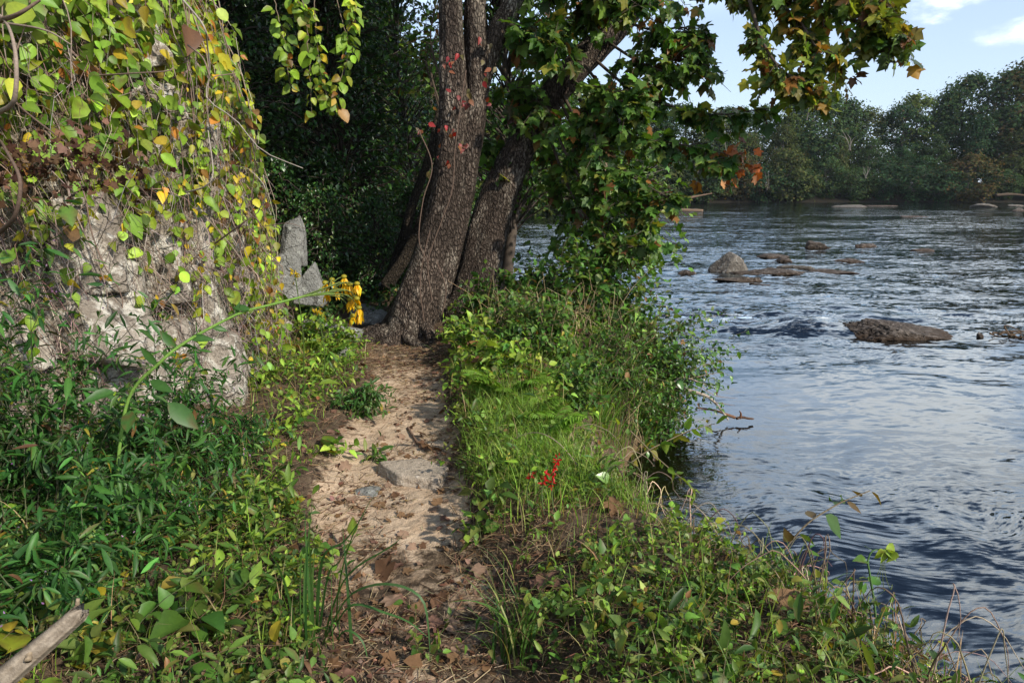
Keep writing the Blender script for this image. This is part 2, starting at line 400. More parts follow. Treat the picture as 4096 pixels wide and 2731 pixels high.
# bright band added unseen above the frame to brighten the river's mirrored sky
added_veil = wmath('MULTIPLY', wmath('MULTIPLY', wrange(el, .205, .30, 0., 1.), wrange(el, .44, .62, 1., 0.)), wmath('ADD', .25, wmath('MULTIPLY', nb.outputs[0], .75)))
mv = wn('ShaderNodeMix', data_type='RGBA'); WL(added_veil, mv.inputs[0]); WL(ms.outputs[2], mv.inputs[6]); mv.inputs[7].default_value = (10.6, 12.4, 15, 1)
WL(mv.outputs[2], mx.inputs[6]); WL(c9.outputs[2], mx.inputs[7]); WL(mx.outputs[2], bg.inputs[0]); WL(bg.outputs[0], out.inputs[0])
scene.view_settings.view_transform = 'Standard'; scene.view_settings.look = 'None'; scene.view_settings.exposure = 0.65; scene.view_settings.gamma = 1
scene.cycles.max_bounces = 6; scene.cycles.diffuse_bounces = 2; scene.cycles.glossy_bounces = 2; scene.cycles.transmission_bounces = 3; scene.cycles.transparent_max_bounces = 6
scene.cycles.caustics_reflective = False; scene.cycles.caustics_refractive = False
scene.cycles.use_denoising = True
try: scene.cycles.denoiser = 'OPENIMAGEDENOISE'
except Exception: pass
# ------------------------------------------------------------------ air
HAZE = .00015
if HAZE:
    bm = bmesh.new(); bmesh.ops.create_cube(bm, size=1.); me = bpy.data.meshes.new('haze'); bm.to_mesh(me); bm.free()
    hz_ = bpy.data.objects.new('haze', me); COL.objects.link(hz_); hz_.location = (40, 65, 15.5); hz_.scale = (1500, 1200, 34); hz_['kind'] = 'stuff'; hz_['label'] = 'thin pale blue air between the camera and the far bank'
    hm = bpy.data.materials.new('haze_air'); hm.use_nodes = True; ht = hm.node_tree; ht.nodes.clear(); ho = ht.nodes.new('ShaderNodeOutputMaterial'); pv = ht.nodes.new('ShaderNodeVolumePrincipled')
    pv.inputs['Color'].default_value = (.80, .90, 1., 1); pv.inputs['Density'].default_value = HAZE; pv.inputs['Anisotropy'].default_value = .2; ht.links.new(pv.outputs[0], ho.inputs['Volume']); me.materials.append(hm)
# ------------------------------------------------------------------ terrain
SH_Y = [-8, 0, 2, 2.6, 3.3, 3.9, 4.6, 5.2, 6.1, 6.9, 7.8, 9, 10.2, 12, 14, 20, 30, 45, 60, 75, 95]
SH_X = [3.5, 2.5, 2.06, 1.80, 1.38, 1.03, .86, .88, 1.22, 1.55, 2.1, 2.2, 1.3, .0, -1.0, -2.2, -3.2, -5, -8, -7, -5]
def shore_x(y): return np.interp(y, SH_Y, SH_X)
PA_Y = [-6, 0, 2.2, 2.9, 3.6, 4.7, 6.26, 7.1, 8.3, 10, 14, 22]
PA_X = [.3, -.1, -.26, -.46, -.74, -.82, -1.02, -1.2, -1.9, -2.6, -3.6, -6]
PA_W = [.44, .42, .39, .38, .42, .39, .30, .36, .3, .25, .2, .2]
def path_x(y): return np.interp(y, PA_Y, PA_X)
def path_w(y): return np.interp(y, PA_Y, PA_W)
CL_Y = [-6, 0, 1.5, 3.2, 4.6, 5.4, 6.5, 7.8, 9, 10.5, 16, 40]
CL_X = [-6, -4.9, -4.0, -3.15, -2.45, -2.2, -2.5, -2.85, -3.8, -5.5, -9, -20]
def cliff_x(y): return np.interp(y, CL_Y, CL_X)
FS_X = [-80, -20, -8, 2, 8, 14, 25, 40, 60, 90, 130, 200]
FS_Y = [60, 66, 72, 86, 92, 100, 106, 110, 112, 108, 98, 80]
def far_y(x): return np.interp(x, FS_X, FS_Y)
def pathmask(x, y):
    d = np.abs(x-path_x(y)+.08*vnoise(x*3, y*2.2, seed=3))/path_w(y)
    return sstep(1.3, .7, d)*sstep(24, 12, y)
def H(x, y):
    x = np.asarray(x, float); y = np.asarray(y, float)
    d = shore_x(y)+.12*vnoise(y*1.6, x*1.2, seed=9)+.05*vnoise(y*5, x*4, seed=19)-x
    top = .80+.018*np.clip(y-3, 0, 30)
    h = np.where(d < 0, np.maximum(-.05+d*.17, -.75), -.06+(top+.06)*sstep(-.05, .75, d)**.8)
    dl = path_x(y)-x
    h = h + np.where(d > .3, .16*sstep(.3, 1.7, dl), 0)
    h = h + np.where(d > 0, .10*sstep(.3, .75, -dl)*sstep(.2, .8, d), 0)
    h = h + sstep(.25, 2.6, cliff_x(y)-x)*(3.8*sstep(10, 6, y)+.8)
    pm = pathmask(x, y)
    h = h - .07*pm + np.where(d > .1, .035*fbm(x*2.3, y*2.3, seed=1), 0) + pm*.014*fbm(x*9, y*9, oct=3, seed=30)
    df = y-far_y(x)+1.2*vnoise(x*.25, y*.2, seed=5)
    h = np.where(df > -6, np.maximum(h, -.75+np.clip(df+6, 0, 6)*.11+np.clip(df, 0, 3)*.45+np.clip(df-3, 0, 40)*.05), h)
    return h
def gnd(u, v):
    r = ray(u, v); t = .8
    while t < 60:
        p = np.array([0, 0, CAM_Z])+r*t
        if p[2] <= max(float(H(p[0], p[1])), 0.): break
        t += .01
    return p
def onG(x, y, dz=0.):
    return np.stack([np.asarray(x, float), np.asarray(y, float), H(x, y)+dz], -1)
def seg(*a): return np.concatenate([np.arange(s, e, d) for s, e, d in a])
gx = np.concatenate([-np.geomspace(400, 8, 26), seg((-7.8, -3.2, .25), (-3.2, 3.2, .04), (3.2, 12, .6)), np.geomspace(12, 700, 36)])
gy = np.concatenate([-np.geomspace(60, 2, 8), seg((-1.8, 1, .4), (1, 9, .04), (9, 20, .25), (20, 60, 1.5), (60, 124, 1.)), np.geomspace(124, 1500, 18)])
GX, GY = np.meshgrid(gx, gy); GZ = H(GX, GY)
nx, ny = len(gx), len(gy)
V = np.stack([GX, GY, GZ], -1).reshape(-1, 3)
pm = pathmask(GX, GY)
dsh = shore_x(GY)-GX
sand = pm*sstep(2.7, 3.5, GY)*sstep(7.4, 5.2, GY)
sand = np.maximum(sand, pm*.40*sstep(.6, 2.4, GY)*sstep(8, 7, GY))
farm = sstep(-8, -5, GY-far_y(GX))
bed = np.maximum(sstep(.12, -.1, GZ), farm)
darken = np.maximum(sstep(-.15, -.6, GZ), farm*.96)  # darkens the deeper riverbed and the whole far bank
GC = np.stack([sand, darken, bed], -1).reshape(-1, 3)
i = np.arange(ny-1)[:, None]; j = np.arange(nx-1)[None]
Q = np.stack([i*nx+j, i*nx+j+1, (i+1)*nx+j+1, (i+1)*nx+j], -1).reshape(-1, 4)
cpm = ((pm[:-1, :-1]+pm[1:, :-1]+pm[:-1, 1:]+pm[1:, 1:])/4 > .5) & (GY[:-1, :-1] < 10) & (GY[:-1, :-1] > .5)
def mat_ground():
    t = NT('ground_soil'); g = t.geo(); s = t.n('ShaderNodeSeparateColor'); t.l(t.col(), s.inputs[0])
    n1 = t.noise(2.6, 5, .62, g); n2 = t.noise(17, 5, .62, g); n3 = t.noise(160, 3, .6, g); n4 = t.noise(6, 4, .7, g)
    soil = t.mix(t.ramp(n2, [(.35, (0, 0, 0)), (.65, (1, 1, 1))]), (.05, .035, .024), (.14, .10, .066))
    sandc = t.mix(t.ramp(n4, [(.35, (0, 0, 0)), (.65, (1, 1, 1))]), (.40, .285, .19), (.56, .43, .305))
    f = t.math('ADD', s.outputs[0], t.math('ADD', t.math('MULTIPLY', t.math('SUBTRACT', n1, .5), 1.1), t.math('MULTIPLY', t.math('SUBTRACT', n2, .5), 1.0)))
    c = t.mix(t.ramp(f, [(.36, (0, 0, 0)), (.66, (1, 1, 1))]), soil, sandc)
    c = t.mix(.4, c, t.ramp(n3, [(.3, (.45, .42, .4)), (.7, (1.4, 1.4, 1.4))]), 'MULTIPLY')
    bedc = t.mix(t.ramp(n4, [(.4, (0, 0, 0)), (.6, (1, 1, 1))]), (.16, .10, .045), (.30, .20, .10))
    bedc = t.mix(s.outputs[1], bedc, (.012, .012, .01))
    c = t.mix(s.outputs[2], c, bedc)
    h = t.math('ADD', t.math('MULTIPLY', n2, 1.), t.math('MULTIPLY', n3, .22))
    return t.done(t.bsdf(c, .95, .1, t.bump(h, .035, .9)).outputs[0])
M_GROUND = mat_ground()
gm = MB(); gm.add(V, Q[~cpm.ravel()], GC); o = gm.build('ground', M_GROUND); tag(o, 'brown earth bank sloping down to the river beside the path', 'ground', kind='structure')
def compact(V, Q, C):
    u, inv = np.unique(Q.ravel(), return_inverse=True); return V[u], inv.reshape(Q.shape), C[u]
gm = MB(); gm.add(*compact(V, Q[cpm.ravel()], GC)); o = gm.build('path', M_GROUND); tag(o, 'narrow sandy footpath strewn with dry leaves leading to the big tree', 'path', kind='structure')
# ------------------------------------------------------------------ river
wx = np.concatenate([-np.geomspace(90, 3.2, 40), seg((-3, .8, .12), (.8, 9, .045), (9, 22, .13), (22, 60, .6)), np.geomspace(60, 420, 40)])
wy = np.concatenate([seg((-6, 1.6, .15), (1.6, 9, .045), (9, 16, .07), (16, 30, .14), (30, 60, .4), (60, 128, 1.6))])
WX, WY = np.meshgrid(wx, wy)
def waves(x, y):
    r = np.hypot(x, y)
    flow = fbm(x*.35, y*.5, seed=40, oct=3)
    rif = sstep(-.05, .3, fbm(x*.11+3, y*.16, seed=44, oct=3)+.35*np.exp(-((y-19)/7)**2)*sstep(2, 5, x)+.25*np.exp(-((y-13)/2.5)**2)*sstep(16, 12, x))
    wxp = x+.5*flow; wyp = y+.5*fbm(x*.4, y*.4, seed=41, oct=2)
    h = .016*fbm(wxp*.9, wyp*2.1, seed=50, oct=3)+.010*(1-np.abs(vnoise(wxp*2.2+wyp*.8, wyp*4.6-wxp*.5, seed=60)))+.006*vnoise(wxp*5+wyp*2, wyp*9-wxp*2, seed=61)
    h2 = .05*(1-np.abs(vnoise(wxp*.9, wyp*2.2, seed=70)))**2+.035*fbm(wxp*2, wyp*3.6, seed=71, oct=3)
    return h*(.45+.5*sstep(5, 2.5, y-.25*x)+.4*sstep(10, 14, y))+h2*rif*.8*sstep(9, 12, y+.1*x), rif*sstep(9, 12, y+.1*x)
WZ, RIF = waves(WX, WY)
for rx, ry, rr in [(6.75, 11.3, 1.0), (6.5, 20, .7)]:
    d = np.hypot((WX-rx)/1.5, WY-ry); WZ += .03*np.exp(-((d-rr)/.3)**2)
# standing wave hump over a hidden stone upstream of the flat rock
cx, cy = at(805, 325, 12.2)[:2]
d = np.hypot((WX-cx)/1.1, (WY-cy)/.55); WZ += .11*np.exp(-d**2*1.2)-.05*np.exp(-((d-1.7)/.5)**2)+.04*np.exp(-d*.45)*np.sin(d*5.)*(WY > cy)
mny, mnx = WX.shape
depth = WZ-H(WX, WY)
foam = np.clip(RIF*sstep(.03, .075, WZ)*1.0, 0, 1)*(WY > 9)
WC = np.stack([foam, RIF, np.clip(depth, 0, 1)], -1).reshape(-1, 3)
i = np.arange(mny-1)[:, None]; j = np.arange(mnx-1)[None]
Q = np.stack([i*mnx+j, i*mnx+j+1, (i+1)*mnx+j+1, (i+1)*mnx+j], -1).reshape(-1, 4)
keep = (depth.ravel()[Q] > -.35).any(1)
def mat_water():
    t = NT('river_water'); g = t.geo(); s = t.n('ShaderNodeSeparateColor'); t.l(t.col(), s.inputs[0])
    wob = t.n('ShaderNodeVectorMath', operation='ADD'); nn = t.n('ShaderNodeTexNoise'); nn.inputs['Scale'].default_value = .8; nn.inputs['Detail'].default_value = 2; t.l(g, nn.inputs['Vector'])
    sc = t.n('ShaderNodeVectorMath', operation='SCALE'); sc.inputs['Scale'].default_value = .9; t.l(nn.outputs['Color'], sc.inputs[0]); t.l(g, wob.inputs[0]); t.l(sc.outputs[0], wob.inputs[1])
    q = wob.outputs[0]
    # ripples as slopes (they keep their steepness however far away they are)
    big = t.ramp(t.noise(.13, 3, .6, g, (.45, 2.2, 1)), [(.38, (.35, .35, .35)), (.62, (1, 1, 1))])
    sx = t.n('ShaderNodeSeparateXYZ'); t.l(g, sx.inputs[0])
    pool = t.n('ShaderNodeMapRange', interpolation_type='SMOOTHSTEP'); t.l(t.math('ADD', sx.outputs[1], t.math('MULTIPLY', t.math('SUBTRACT', nn.outputs[0], .5), 3.)), pool.inputs[0])
    for q_, v_ in enumerate((9.0, 12.5, .30, .95)): pool.inputs[q_+1].default_value = v_
    near = t.n('ShaderNodeMapRange', interpolation_type='SMOOTHSTEP'); t.l(t.math('SUBTRACT', sx.outputs[1], t.math('MULTIPLY', sx.outputs[0], .25)), near.inputs[0])
    for q_, v_ in enumerate((3.0, 6.5, .62, .0)): near.inputs[q_+1].default_value = v_
    amp = t.math('MULTIPLY', big, t.math('ADD', t.math('ADD', pool.outputs[0], near.outputs[0]), t.math('MULTIPLY', s.outputs[1], .5)))
    acc = None
    for sc_, det, ms, kx, ky in ((.75, 3, (.5, 1.6, 1), .22, .56), (4., 3, (.7, 2.2, 1), .32, .80), (14, 3, (.6, 2.2, 1), .34, .80)):
        mp = t.n('ShaderNodeMapping'); mp.inputs['Scale'].default_value = ms; mp.inputs['Rotation'].default_value = (0, 0, .22 if sc_ > 1 else 0); t.l(q, mp.inputs[0])
        nz_ = t.n('ShaderNodeTexNoise'); nz_.inputs['Scale'].default_value = sc_; nz_.inputs['Detail'].default_value = det; nz_.inputs['Roughness'].default_value = .5; t.l(mp.outputs[0], nz_.inputs['Vector'])
        a_ = t.n('ShaderNodeVectorMath', operation='SUBTRACT'); t.l(nz_.outputs['Color'], a_.inputs[0]); a_.inputs[1].default_value = (.5, .5, .5)
        b_ = t.n('ShaderNodeVectorMath', operation='MULTIPLY'); t.l(a_.outputs[0], b_.inputs[0]); b_.inputs[1].default_value = (kx, ky, 0)
        if acc is None: acc = b_.outputs[0]
        else:
            c_ = t.n('ShaderNodeVectorMath', operation='ADD'); t.l(acc, c_.inputs[0]); t.l(b_.outputs[0], c_.inputs[1]); acc = c_.outputs[0]
    d_ = t.n('ShaderNodeVectorMath', operation='SCALE'); t.l(acc, d_.inputs[0]); t.l(amp, d_.inputs['Scale'])
    e_ = t.n('ShaderNodeVectorMath', operation='ADD'); t.l(d_.outputs[0], e_.inputs[0]); t.l(t.n('ShaderNodeNewGeometry').outputs['Normal'], e_.inputs[1])
    f_ = t.n('ShaderNodeVectorMath', operation='NORMALIZE'); t.l(e_.outputs[0], f_.inputs[0]); nrmv = f_.outputs[0]
    fr = t.n('ShaderNodeFresnel'); fr.inputs[0].default_value = 1.75; t.l(nrmv, fr.inputs[1])
    gl = t.n('ShaderNodeBsdfGlossy'); gl.inputs['Roughness'].default_value = .06; gl.inputs['Color'].default_value = (.86, .94, 1, 1); t.l(nrmv, gl.inputs['Normal'])
    tr = t.n('ShaderNodeBsdfTransparent'); 
    cold = t.ramp(s.outputs[2], [(.02, (.92, .82, .62)), (.25, (.5, .38, .2)), (.7, (.05, .06, .05))]); t.l(cold, tr.inputs[0])
    m = t.n('ShaderNodeMixShader'); t.l(fr.outputs[0], m.inputs[0]); t.l(tr.outputs[0], m.inputs[1]); t.l(gl.outputs[0], m.inputs[2])
    df = t.n('ShaderNodeBsdfDiffuse'); df.inputs[0].default_value = (.75, .78, .8, 1)
    fo = t.math('MULTIPLY', s.outputs[0], t.ramp(t.noise(9, 4, .7, q, (1, 2, 1)), [(.55, (0, 0, 0)), (.75, (.55, .55, .55))]))
    m2 = t.n('ShaderNodeMixShader'); t.l(fo, m2.inputs[0]); t.l(m.outputs[0], m2.inputs[1]); t.l(df.outputs[0], m2.inputs[2])
    return t.done(m2.outputs[0])
wm = MB(); wm.add(*compact(np.stack([WX, WY, WZ], -1).reshape(-1, 3), Q[keep], WC)); o = wm.build('river', mat_water()); tag(o, 'rippling blue-grey river reflecting the sky', 'river', kind='structure')
# ------------------------------------------------------------------ rocks
def ico(sub):
    bm = bmesh.new(); bmesh.ops.create_icosphere(bm, subdivisions=sub, radius=1.)
    V = np.array([v.co[:] for v in bm.verts]); F = np.array([[v.index for v in f.verts] for f in bm.faces]); bm.free(); return V, F
ICO6, ICO5, ICO4, ICO3 = ico(6), ico(5), ico(4), ico(3)
def rock_mb(size, rot=0., planes=None, npl=14, seed=0, ic=None, rough=.03, tilt=0., soft=30):
    r_ = np.random.default_rng(seed); V, F = ic or ICO5
    if planes is None:
        n = nrm(r_.normal(0, 1, (npl, 3))); d = r_.uniform(.62, .95, npl)
    else:
        n = nrm(np.array([p[:3] for p in planes], float)); d = np.array([p[3] for p in planes], float)
    dots = V@n.T
    rr = np.where(dots > .02, d[None]/np.maximum(dots, .02), 9)
    r = -np.log(np.exp(-soft*np.minimum(rr, 4)).sum(1))/soft
    r = np.clip(r, .05, 1.7)
    r = r*(1+rough*1.6*fbm(V[:, 0]*2.5+seed, V[:, 1]*2.5, V[:, 2]*2.5, 4, seed)+rough*.9*(1-2*np.abs(fbm(V[:, 0]*8, V[:, 1]*8, V[:, 2]*8+seed, 4, seed+3))))
    P = V*r[:, None]*np.asarray(size)
    ct, st = math.cos(tilt), math.sin(tilt); P = np.stack([P[:, 0]*ct+P[:, 2]*st, P[:, 1], -P[:, 0]*st+P[:, 2]*ct], -1)
    c, s = math.cos(rot), math.sin(rot)
    return np.stack([P[:, 0]*c-P[:, 1]*s, P[:, 0]*s+P[:, 1]*c, P[:, 2]], -1), F
def rock(name, label, cat, loc, size, mat, group=None, **kw):
    P, F = rock_mb(size, **kw); m = MB(); m.add(P+np.asarray(loc), F)
    o = m.build(name, mat, origin=loc); return tag(o, label, cat, group)
BOX = [(1, 0, 0, 1), (-1, 0, 0, 1), (0, 1, 0, 1), (0, -1, 0, 1), (0, 0, 1, 1), (0, 0, -1, 1)]
# ---- rocks in the river
PYR = [(-.75, -.45, .62, .55), (.95, -.5, .40, .62), (.15, -.95, .35, .55), (-.3, .9, .5, .6), (.6, .8, .5, .6), (0, 0, -1, .8), (-.2, -.1, 1, .93), (.5, -.1, .75, .70), (-1, 0, .2, .95), (1, 0, .05, .95)]
p = at(735, 262, 20.); rock('river_boulder', 'pale grey pyramid-shaped boulder standing up out of the river', 'boulder', (p[0], 20.3, .13), (.62, .5, .52), M_RIVROCK, planes=PYR, rot=.1, seed=3, rough=.05, ic=ICO6)
FLT = [(0, -.15, 1, .75), (-.9, -.3, .5, .72), (.35, -.25, .9, .62), (.1, -1, .25, .8), (0, 1, .3, .9), (1, 0, .5, 1.0), (-.4, -.8, .3, .85), (0, 0, -1, .6)]
p = at(908, 331, 11.4); rock('river_boulder', 'long dark flat-topped boulder sloping down to the right, nearest rock in the river', 'boulder', (p[0], 11.5, .0), (.80, .45, .20), M_WETROCK, planes=FLT, rot=-.06, seed=8, rough=.10, tilt=.08, ic=ICO6)
RS = [  # u v halfwidth(px) height(m) label
    (745, 282, 20, .09, 'low brown rock in the river right below the pyramid boulder'),
    (779, 275, 42, .11, 'longest low brown rock shelf lying right of the pyramid boulder'),
    (826, 273, 20, .10, 'brown rock shelf at the right end of the low rocks by the pyramid boulder'),
    (795, 269, 14, .12, 'small grey wedge rock on top of the low brown rock shelf'),
    (772, 258, 12, .10, 'dark knobbly rock just behind the pyramid boulder on its right'),
    (787, 262, 9, .12, 'small pointed brown rock between the pyramid boulder and the rapids'),
    (852, 262, 13, .10, 'thin brown rock slanting out of the rapids'),
    (815, 248, 11, .16, 'small rounded dark rock at the upstream edge of the rapids'),
    (867, 247, 11, .15, 'dark rock with a twig caught on it at the back of the rapids'),
    (764, 286, 10, .05, 'small dark wet rock hugging the foot of the pyramid boulder shelf'),
    (916, 217, 15, .16, 'low dark rock far out in the middle of the river'),
    (982, 207, 10, .35, 'pale rounded rock far out near the far bank'),
    (857, 207, 14, .18, 'low dark rock near the far bank, left of the pale rounded one'),
    (883, 206, 9, .15, 'small dark rock near the far bank beside a longer low one'),
    (1016, 206, 7, .25, 'grey rock near the far bank at the right edge'),
    (1019, 211, 7, .30, 'dark rock at the right edge in front of the far bank'),
    (921, 251, 8, .07, 'tiny dark rock among the ripples right of the rapids'),
    (690, 275, 7, .12, 'small brown rock by the overhanging shrub at the bank edge'),
]
for k, (u, v, hw, hh, lab) in enumerate(RS):
    r = ray(u, v); t = CAM_Z/-r[2]; x, y = r[0]*t, r[1]*t
    s = hw*t/FPX
    rock('river_rock', lab, 'rock', (x, y+.3*s, 0), (s, s*.55, hh), M_RIVROCK if 'pale' in lab or 'grey' in lab else M_WETROCK, 'low rocks breaking the river surface', seed=20+k, ic=ICO4 if y > 40 else ICO5, rough=.12, rot=rng.uniform(-.15, .15), npl=10)
# ---- stones on the path
p = gnd(411, 481)
STEP = [(0, 0, 1, .9), (.05, -1, .05, .7), (-.75, -.75, .08, .62), (1, 0, .05, .88), (.5, 1, .1, .75), (-.55, .9, .1, .75), (-1, .1, .1, 1.05), (0, 0, -1, 1)]
rock('stepping_stone', 'flat grey-tan slab set as a step across the sandy path', 'stone', (p[0], p[1]+.06, p[2]-.0), (.25, .20, .075), M_STEP, planes=STEP, rot=-.25, seed=4, rough=.03, soft=60)
p = gnd(364, 493); rock('path_stone', 'small whitish angular stone half buried left of the flat step', 'stone', (p[0], p[1], p[2]-.01), (.085, .08, .045), M_SLAB, seed=14, tilt=-.2)
p = gnd(339, 341); rock('path_stone', 'pale lichened stone poking out of greenery left of the trunk foot', 'stone', (p[0], p[1], p[2]+.05), (.24, .2, .15), M_SLAB, seed=33, tilt=.2)
p = at(386, 287, 9.6); rock('path_stone', 'small pale rock at the foot of the thin leaning trunks', 'stone', (p[0], 9.6, p[2]), (.16, .15, .16), M_SLAB, seed=35)
p = gnd(434, 447); rock('path_stone', 'smooth sand-coloured lump by a brown leaf on the path', 'stone', (p[0], p[1], p[2]-.02), (.10, .09, .055), mat_rock('sandy_stone', (.40, .29, .19), (.48, .36, .25), (.5, .4, .3), lic=.4), seed=36, npl=20)
for u, v, s, sd, lab in [(340, 345+12, .14, 41, 'dark shaded rock behind the yellow flowers'), (378, 322, .2, 42, 'bluish dark rock in shade left of the big trunk'), (360, 316, .2, 43, 'flat dark rock at the edge of the shadowed wood')]:
    p = gnd(u, v); rock('shaded_rock', lab, 'rock', (p[0], p[1], p[2]+.02), (s, s*.8, s*.6), M_SLAB, seed=sd)
# ---- the rock outcrop on the left
cly = np.linspace(-1, 10.6, 500); clx = cliff_x(cly)
sm = np.ones(35)/35; clx = np.convolve(np.pad(clx, 17, 'edge'), sm, 'valid')
arc = np.concatenate([[0], np.cumsum(np.hypot(np.diff(clx), np.diff(cly)))])
tx, ty = np.gradient(clx, arc), np.gradient(cly, arc)
def y2s(y): return np.interp(y, cly, arc)
def cliff_top(y): return np.interp(y, [-2, 5.2, 6.2, 7.0, 7.9, 9, 11], [5.6, 5.3, 4.4, 3.4, 2.5, 1.8, 1.3])
seeds = []
for ii in range(34):
    for jj in range(10):
        seeds.append((ii*.42+rng.uniform(-.17, .17)+(.2 if jj % 2 else 0), jj*.58+rng.uniform(-.22, .22)))
seeds = np.array(seeds); soff = rng.uniform(-.22, .2, len(seeds)); stl = rng.normal(0, .16, (len(seeds), 2))
def cliff(s, z):
    """point of the outcrop face at arc length s, height z, with outward normal"""
    s = np.asarray(s, float); z = np.asarray(z, float)
    x, y = np.interp(s, arc, clx), np.interp(s, arc, cly)
    nxx, nyy = np.interp(s, arc, ty), -np.interp(s, arc, tx)
    ln = np.hypot(nxx, nyy); nxx, nyy = nxx/ln, nyy/ln
    return x, y, nxx, nyy
def cliff_disp(s, z):
    ws = s+.12*z+.10*fbm(s*2, z*2, seed=80, oct=3); wz = z+.08*fbm(s*2, z*2, seed=84, oct=3)
    d = np.stack([((ws-a)/.75)**2+((wz-b)/1.1)**2 for a, b in seeds], 0)
    i1 = d.argmin(0); d1 = np.take_along_axis(d, i1[None], 0)[0]; np.put_along_axis(d, i1[None], 9e9, 0); d2 = d.min(0)
    e = np.sqrt(d2)-np.sqrt(d1)
    off = soff[i1]+stl[i1, 0]*(ws-seeds[i1, 0])*2+stl[i1, 1]*(wz-seeds[i1, 1])*2
    out = off*sstep(0, .10, e)-.30*sstep(.08, .0, e)+.04*fbm(s*3, z*3, seed=90, oct=4)+.022*(1-2*np.abs(fbm(s*9, z*7, seed=95, oct=4)))
    return out-.10*(z-.8)-.0*z
ss = np.arange(.4, arc[-1]-.1, .03); zz = np.arange(.5, 5.7, .03)
S2, Z2 = np.meshgrid(ss, zz)
cx_, cy_, cn, cm = cliff(S2, Z2); zt = cliff_top(cy_)
Zc = np.minimum(Z2, zt); over = np.clip(Z2-zt, 0, 9)
D2 = cliff_disp(S2, Zc)-over*2.2
CV = np.stack([cx_+cn*D2, cy_+cm*D2, Zc+.06*fbm(S2*2, over*4, seed=99)], -1)
i = np.arange(CV.shape[0]-1)[:, None]; j = np.arange(CV.shape[1]-1)[None]; wdt = CV.shape[1]
Q = np.stack([i*wdt+j, i*wdt+j+1, (i+1)*wdt+j+1, (i+1)*wdt+j], -1).reshape(-1, 4)
mm = MB(); mm.add(CV.reshape(-1, 3), Q)
o = mm.build('rock_outcrop', M_ROCK, origin=(-3., 5., .8)); tag(o, 'tall cracked grey rock face draped with yellowing vines left of the path', 'rock face')
def face(s, z, off=0.):
    x, y, n, m_ = cliff(s, z); zt = cliff_top(y); d = np.interp(z, [0, 9], [.08, -.82])
    return np.stack([x+n*(d+off), y+m_*(d+off), np.asarray(z, float)], -1), np.stack([n, m_, 0*n], -1)
SLB = [(0, -1, 0, .55), (.2, 1, 0, .6), (1, 0, .12, .9), (-1, 0, .1, .95), (-.55, 0, 1, .95), (.5, 0, 1, 1.0), (0, 0, 1, .93), (0, 0, -1, 1), (.6, -.8, .1, .75)]
def slab(u, v, y, size, rot, tilt, label, planes=SLB, sd=1, mat=M_SLAB, rough=.025):
    p = at(u, v, y); rock('stone_slab', label, 'rock', p, size, mat, None, planes=planes, rot=rot, tilt=tilt, seed=sd, rough=rough, ic=ICO6)
slab(294, 242, 7.3, (.125, .2, .235), .15, .10, 'tall upright grey slab with a slanting top at the end of the rock face', planes=[(0, -1, .05, .6), (0, 1, 0, .6), (1, 0, .15, .85), (-1, 0, .1, .95), (-.35, -.2, 1, .9), (.9, 0, .7, .95), (0, 0, -1, 1), (.5, -.9, .1, .7), (-.6, -.8, .2, .75)], sd=51, rough=.05)
slab(311, 285, 7.5, (.16, .18, .20), .1, .14, 'pointed pale grey slab leaning behind the yellow flowers', planes=[(0, -1, .1, .6), (0, 1, 0, .6), (.8, 0, .5, .72), (-.8, 0, .55, .72), (1, 0, .1, .95), (-1, 0, 0, .95), (0, 0, -1, 1), (.2, -.4, 1, .93)], sd=52)
slab(286, 275, 7.1, (.17, .2, .24), .3, .1, 'grey block wedged under the tall upright slab', sd=53)
BLK = [(0, -1, .12, .62), (.15, 1, 0, .7), (1, -.1, .12, .82), (-1, 0, .08, .9), (-.15, -.1, 1, .86), (0, 0, -1, 1), (.6, -.8, .15, .84), (.5, 0, .9, 1.0)]
for k, (u, v, y, sz, rz, tl, lab) in enumerate([
    (222, 395, 4.75, (.2, .25, .19), .35, .1, 'pale block at the foot of the rock face nearest the path'),
    (212, 356, 4.85, (.24, .25, .19), .3, -.06, 'pale lichened block just above the lowest block of the rock face'),
    (196, 296, 4.95, (.20, .25, .28), .3, -.14, 'tall pale leaning slab in the middle of the rock face'),
    (172, 352, 4.55, (.17, .25, .25), .4, .08, 'pale cracked block behind the big wingstem leaves'),
    (158, 250, 4.7, (.18, .25, .36), .42, -.1, 'sunlit upright block high on the bare part of the rock face'),
    (186, 228, 5.0, (.19, .25, .30), .3, -.05, 'whitish narrow upright stone beside a dark crack in the rock face'),
    (118, 300, 4.3, (.2, .25, .32), .5, .05, 'grey block partly hidden by the purple-flowered bush'),
    (132, 385, 4.2, (.26, .25, .22), .5, .0, 'grey block low on the rock face behind the bush'),
    (90, 238, 4.2, (.22, .25, .32), .55, .06, 'grey block above the purple-flowered bush'),
    (232, 420, 4.65, (.16, .18, .12), .3, .1, 'small pale block resting at the very bottom of the rock face'),
]):
    slab(u, v, y+.10, sz, rz, tl, lab, planes=BLK, sd=60+k, mat=M_ROCK, rough=.04)
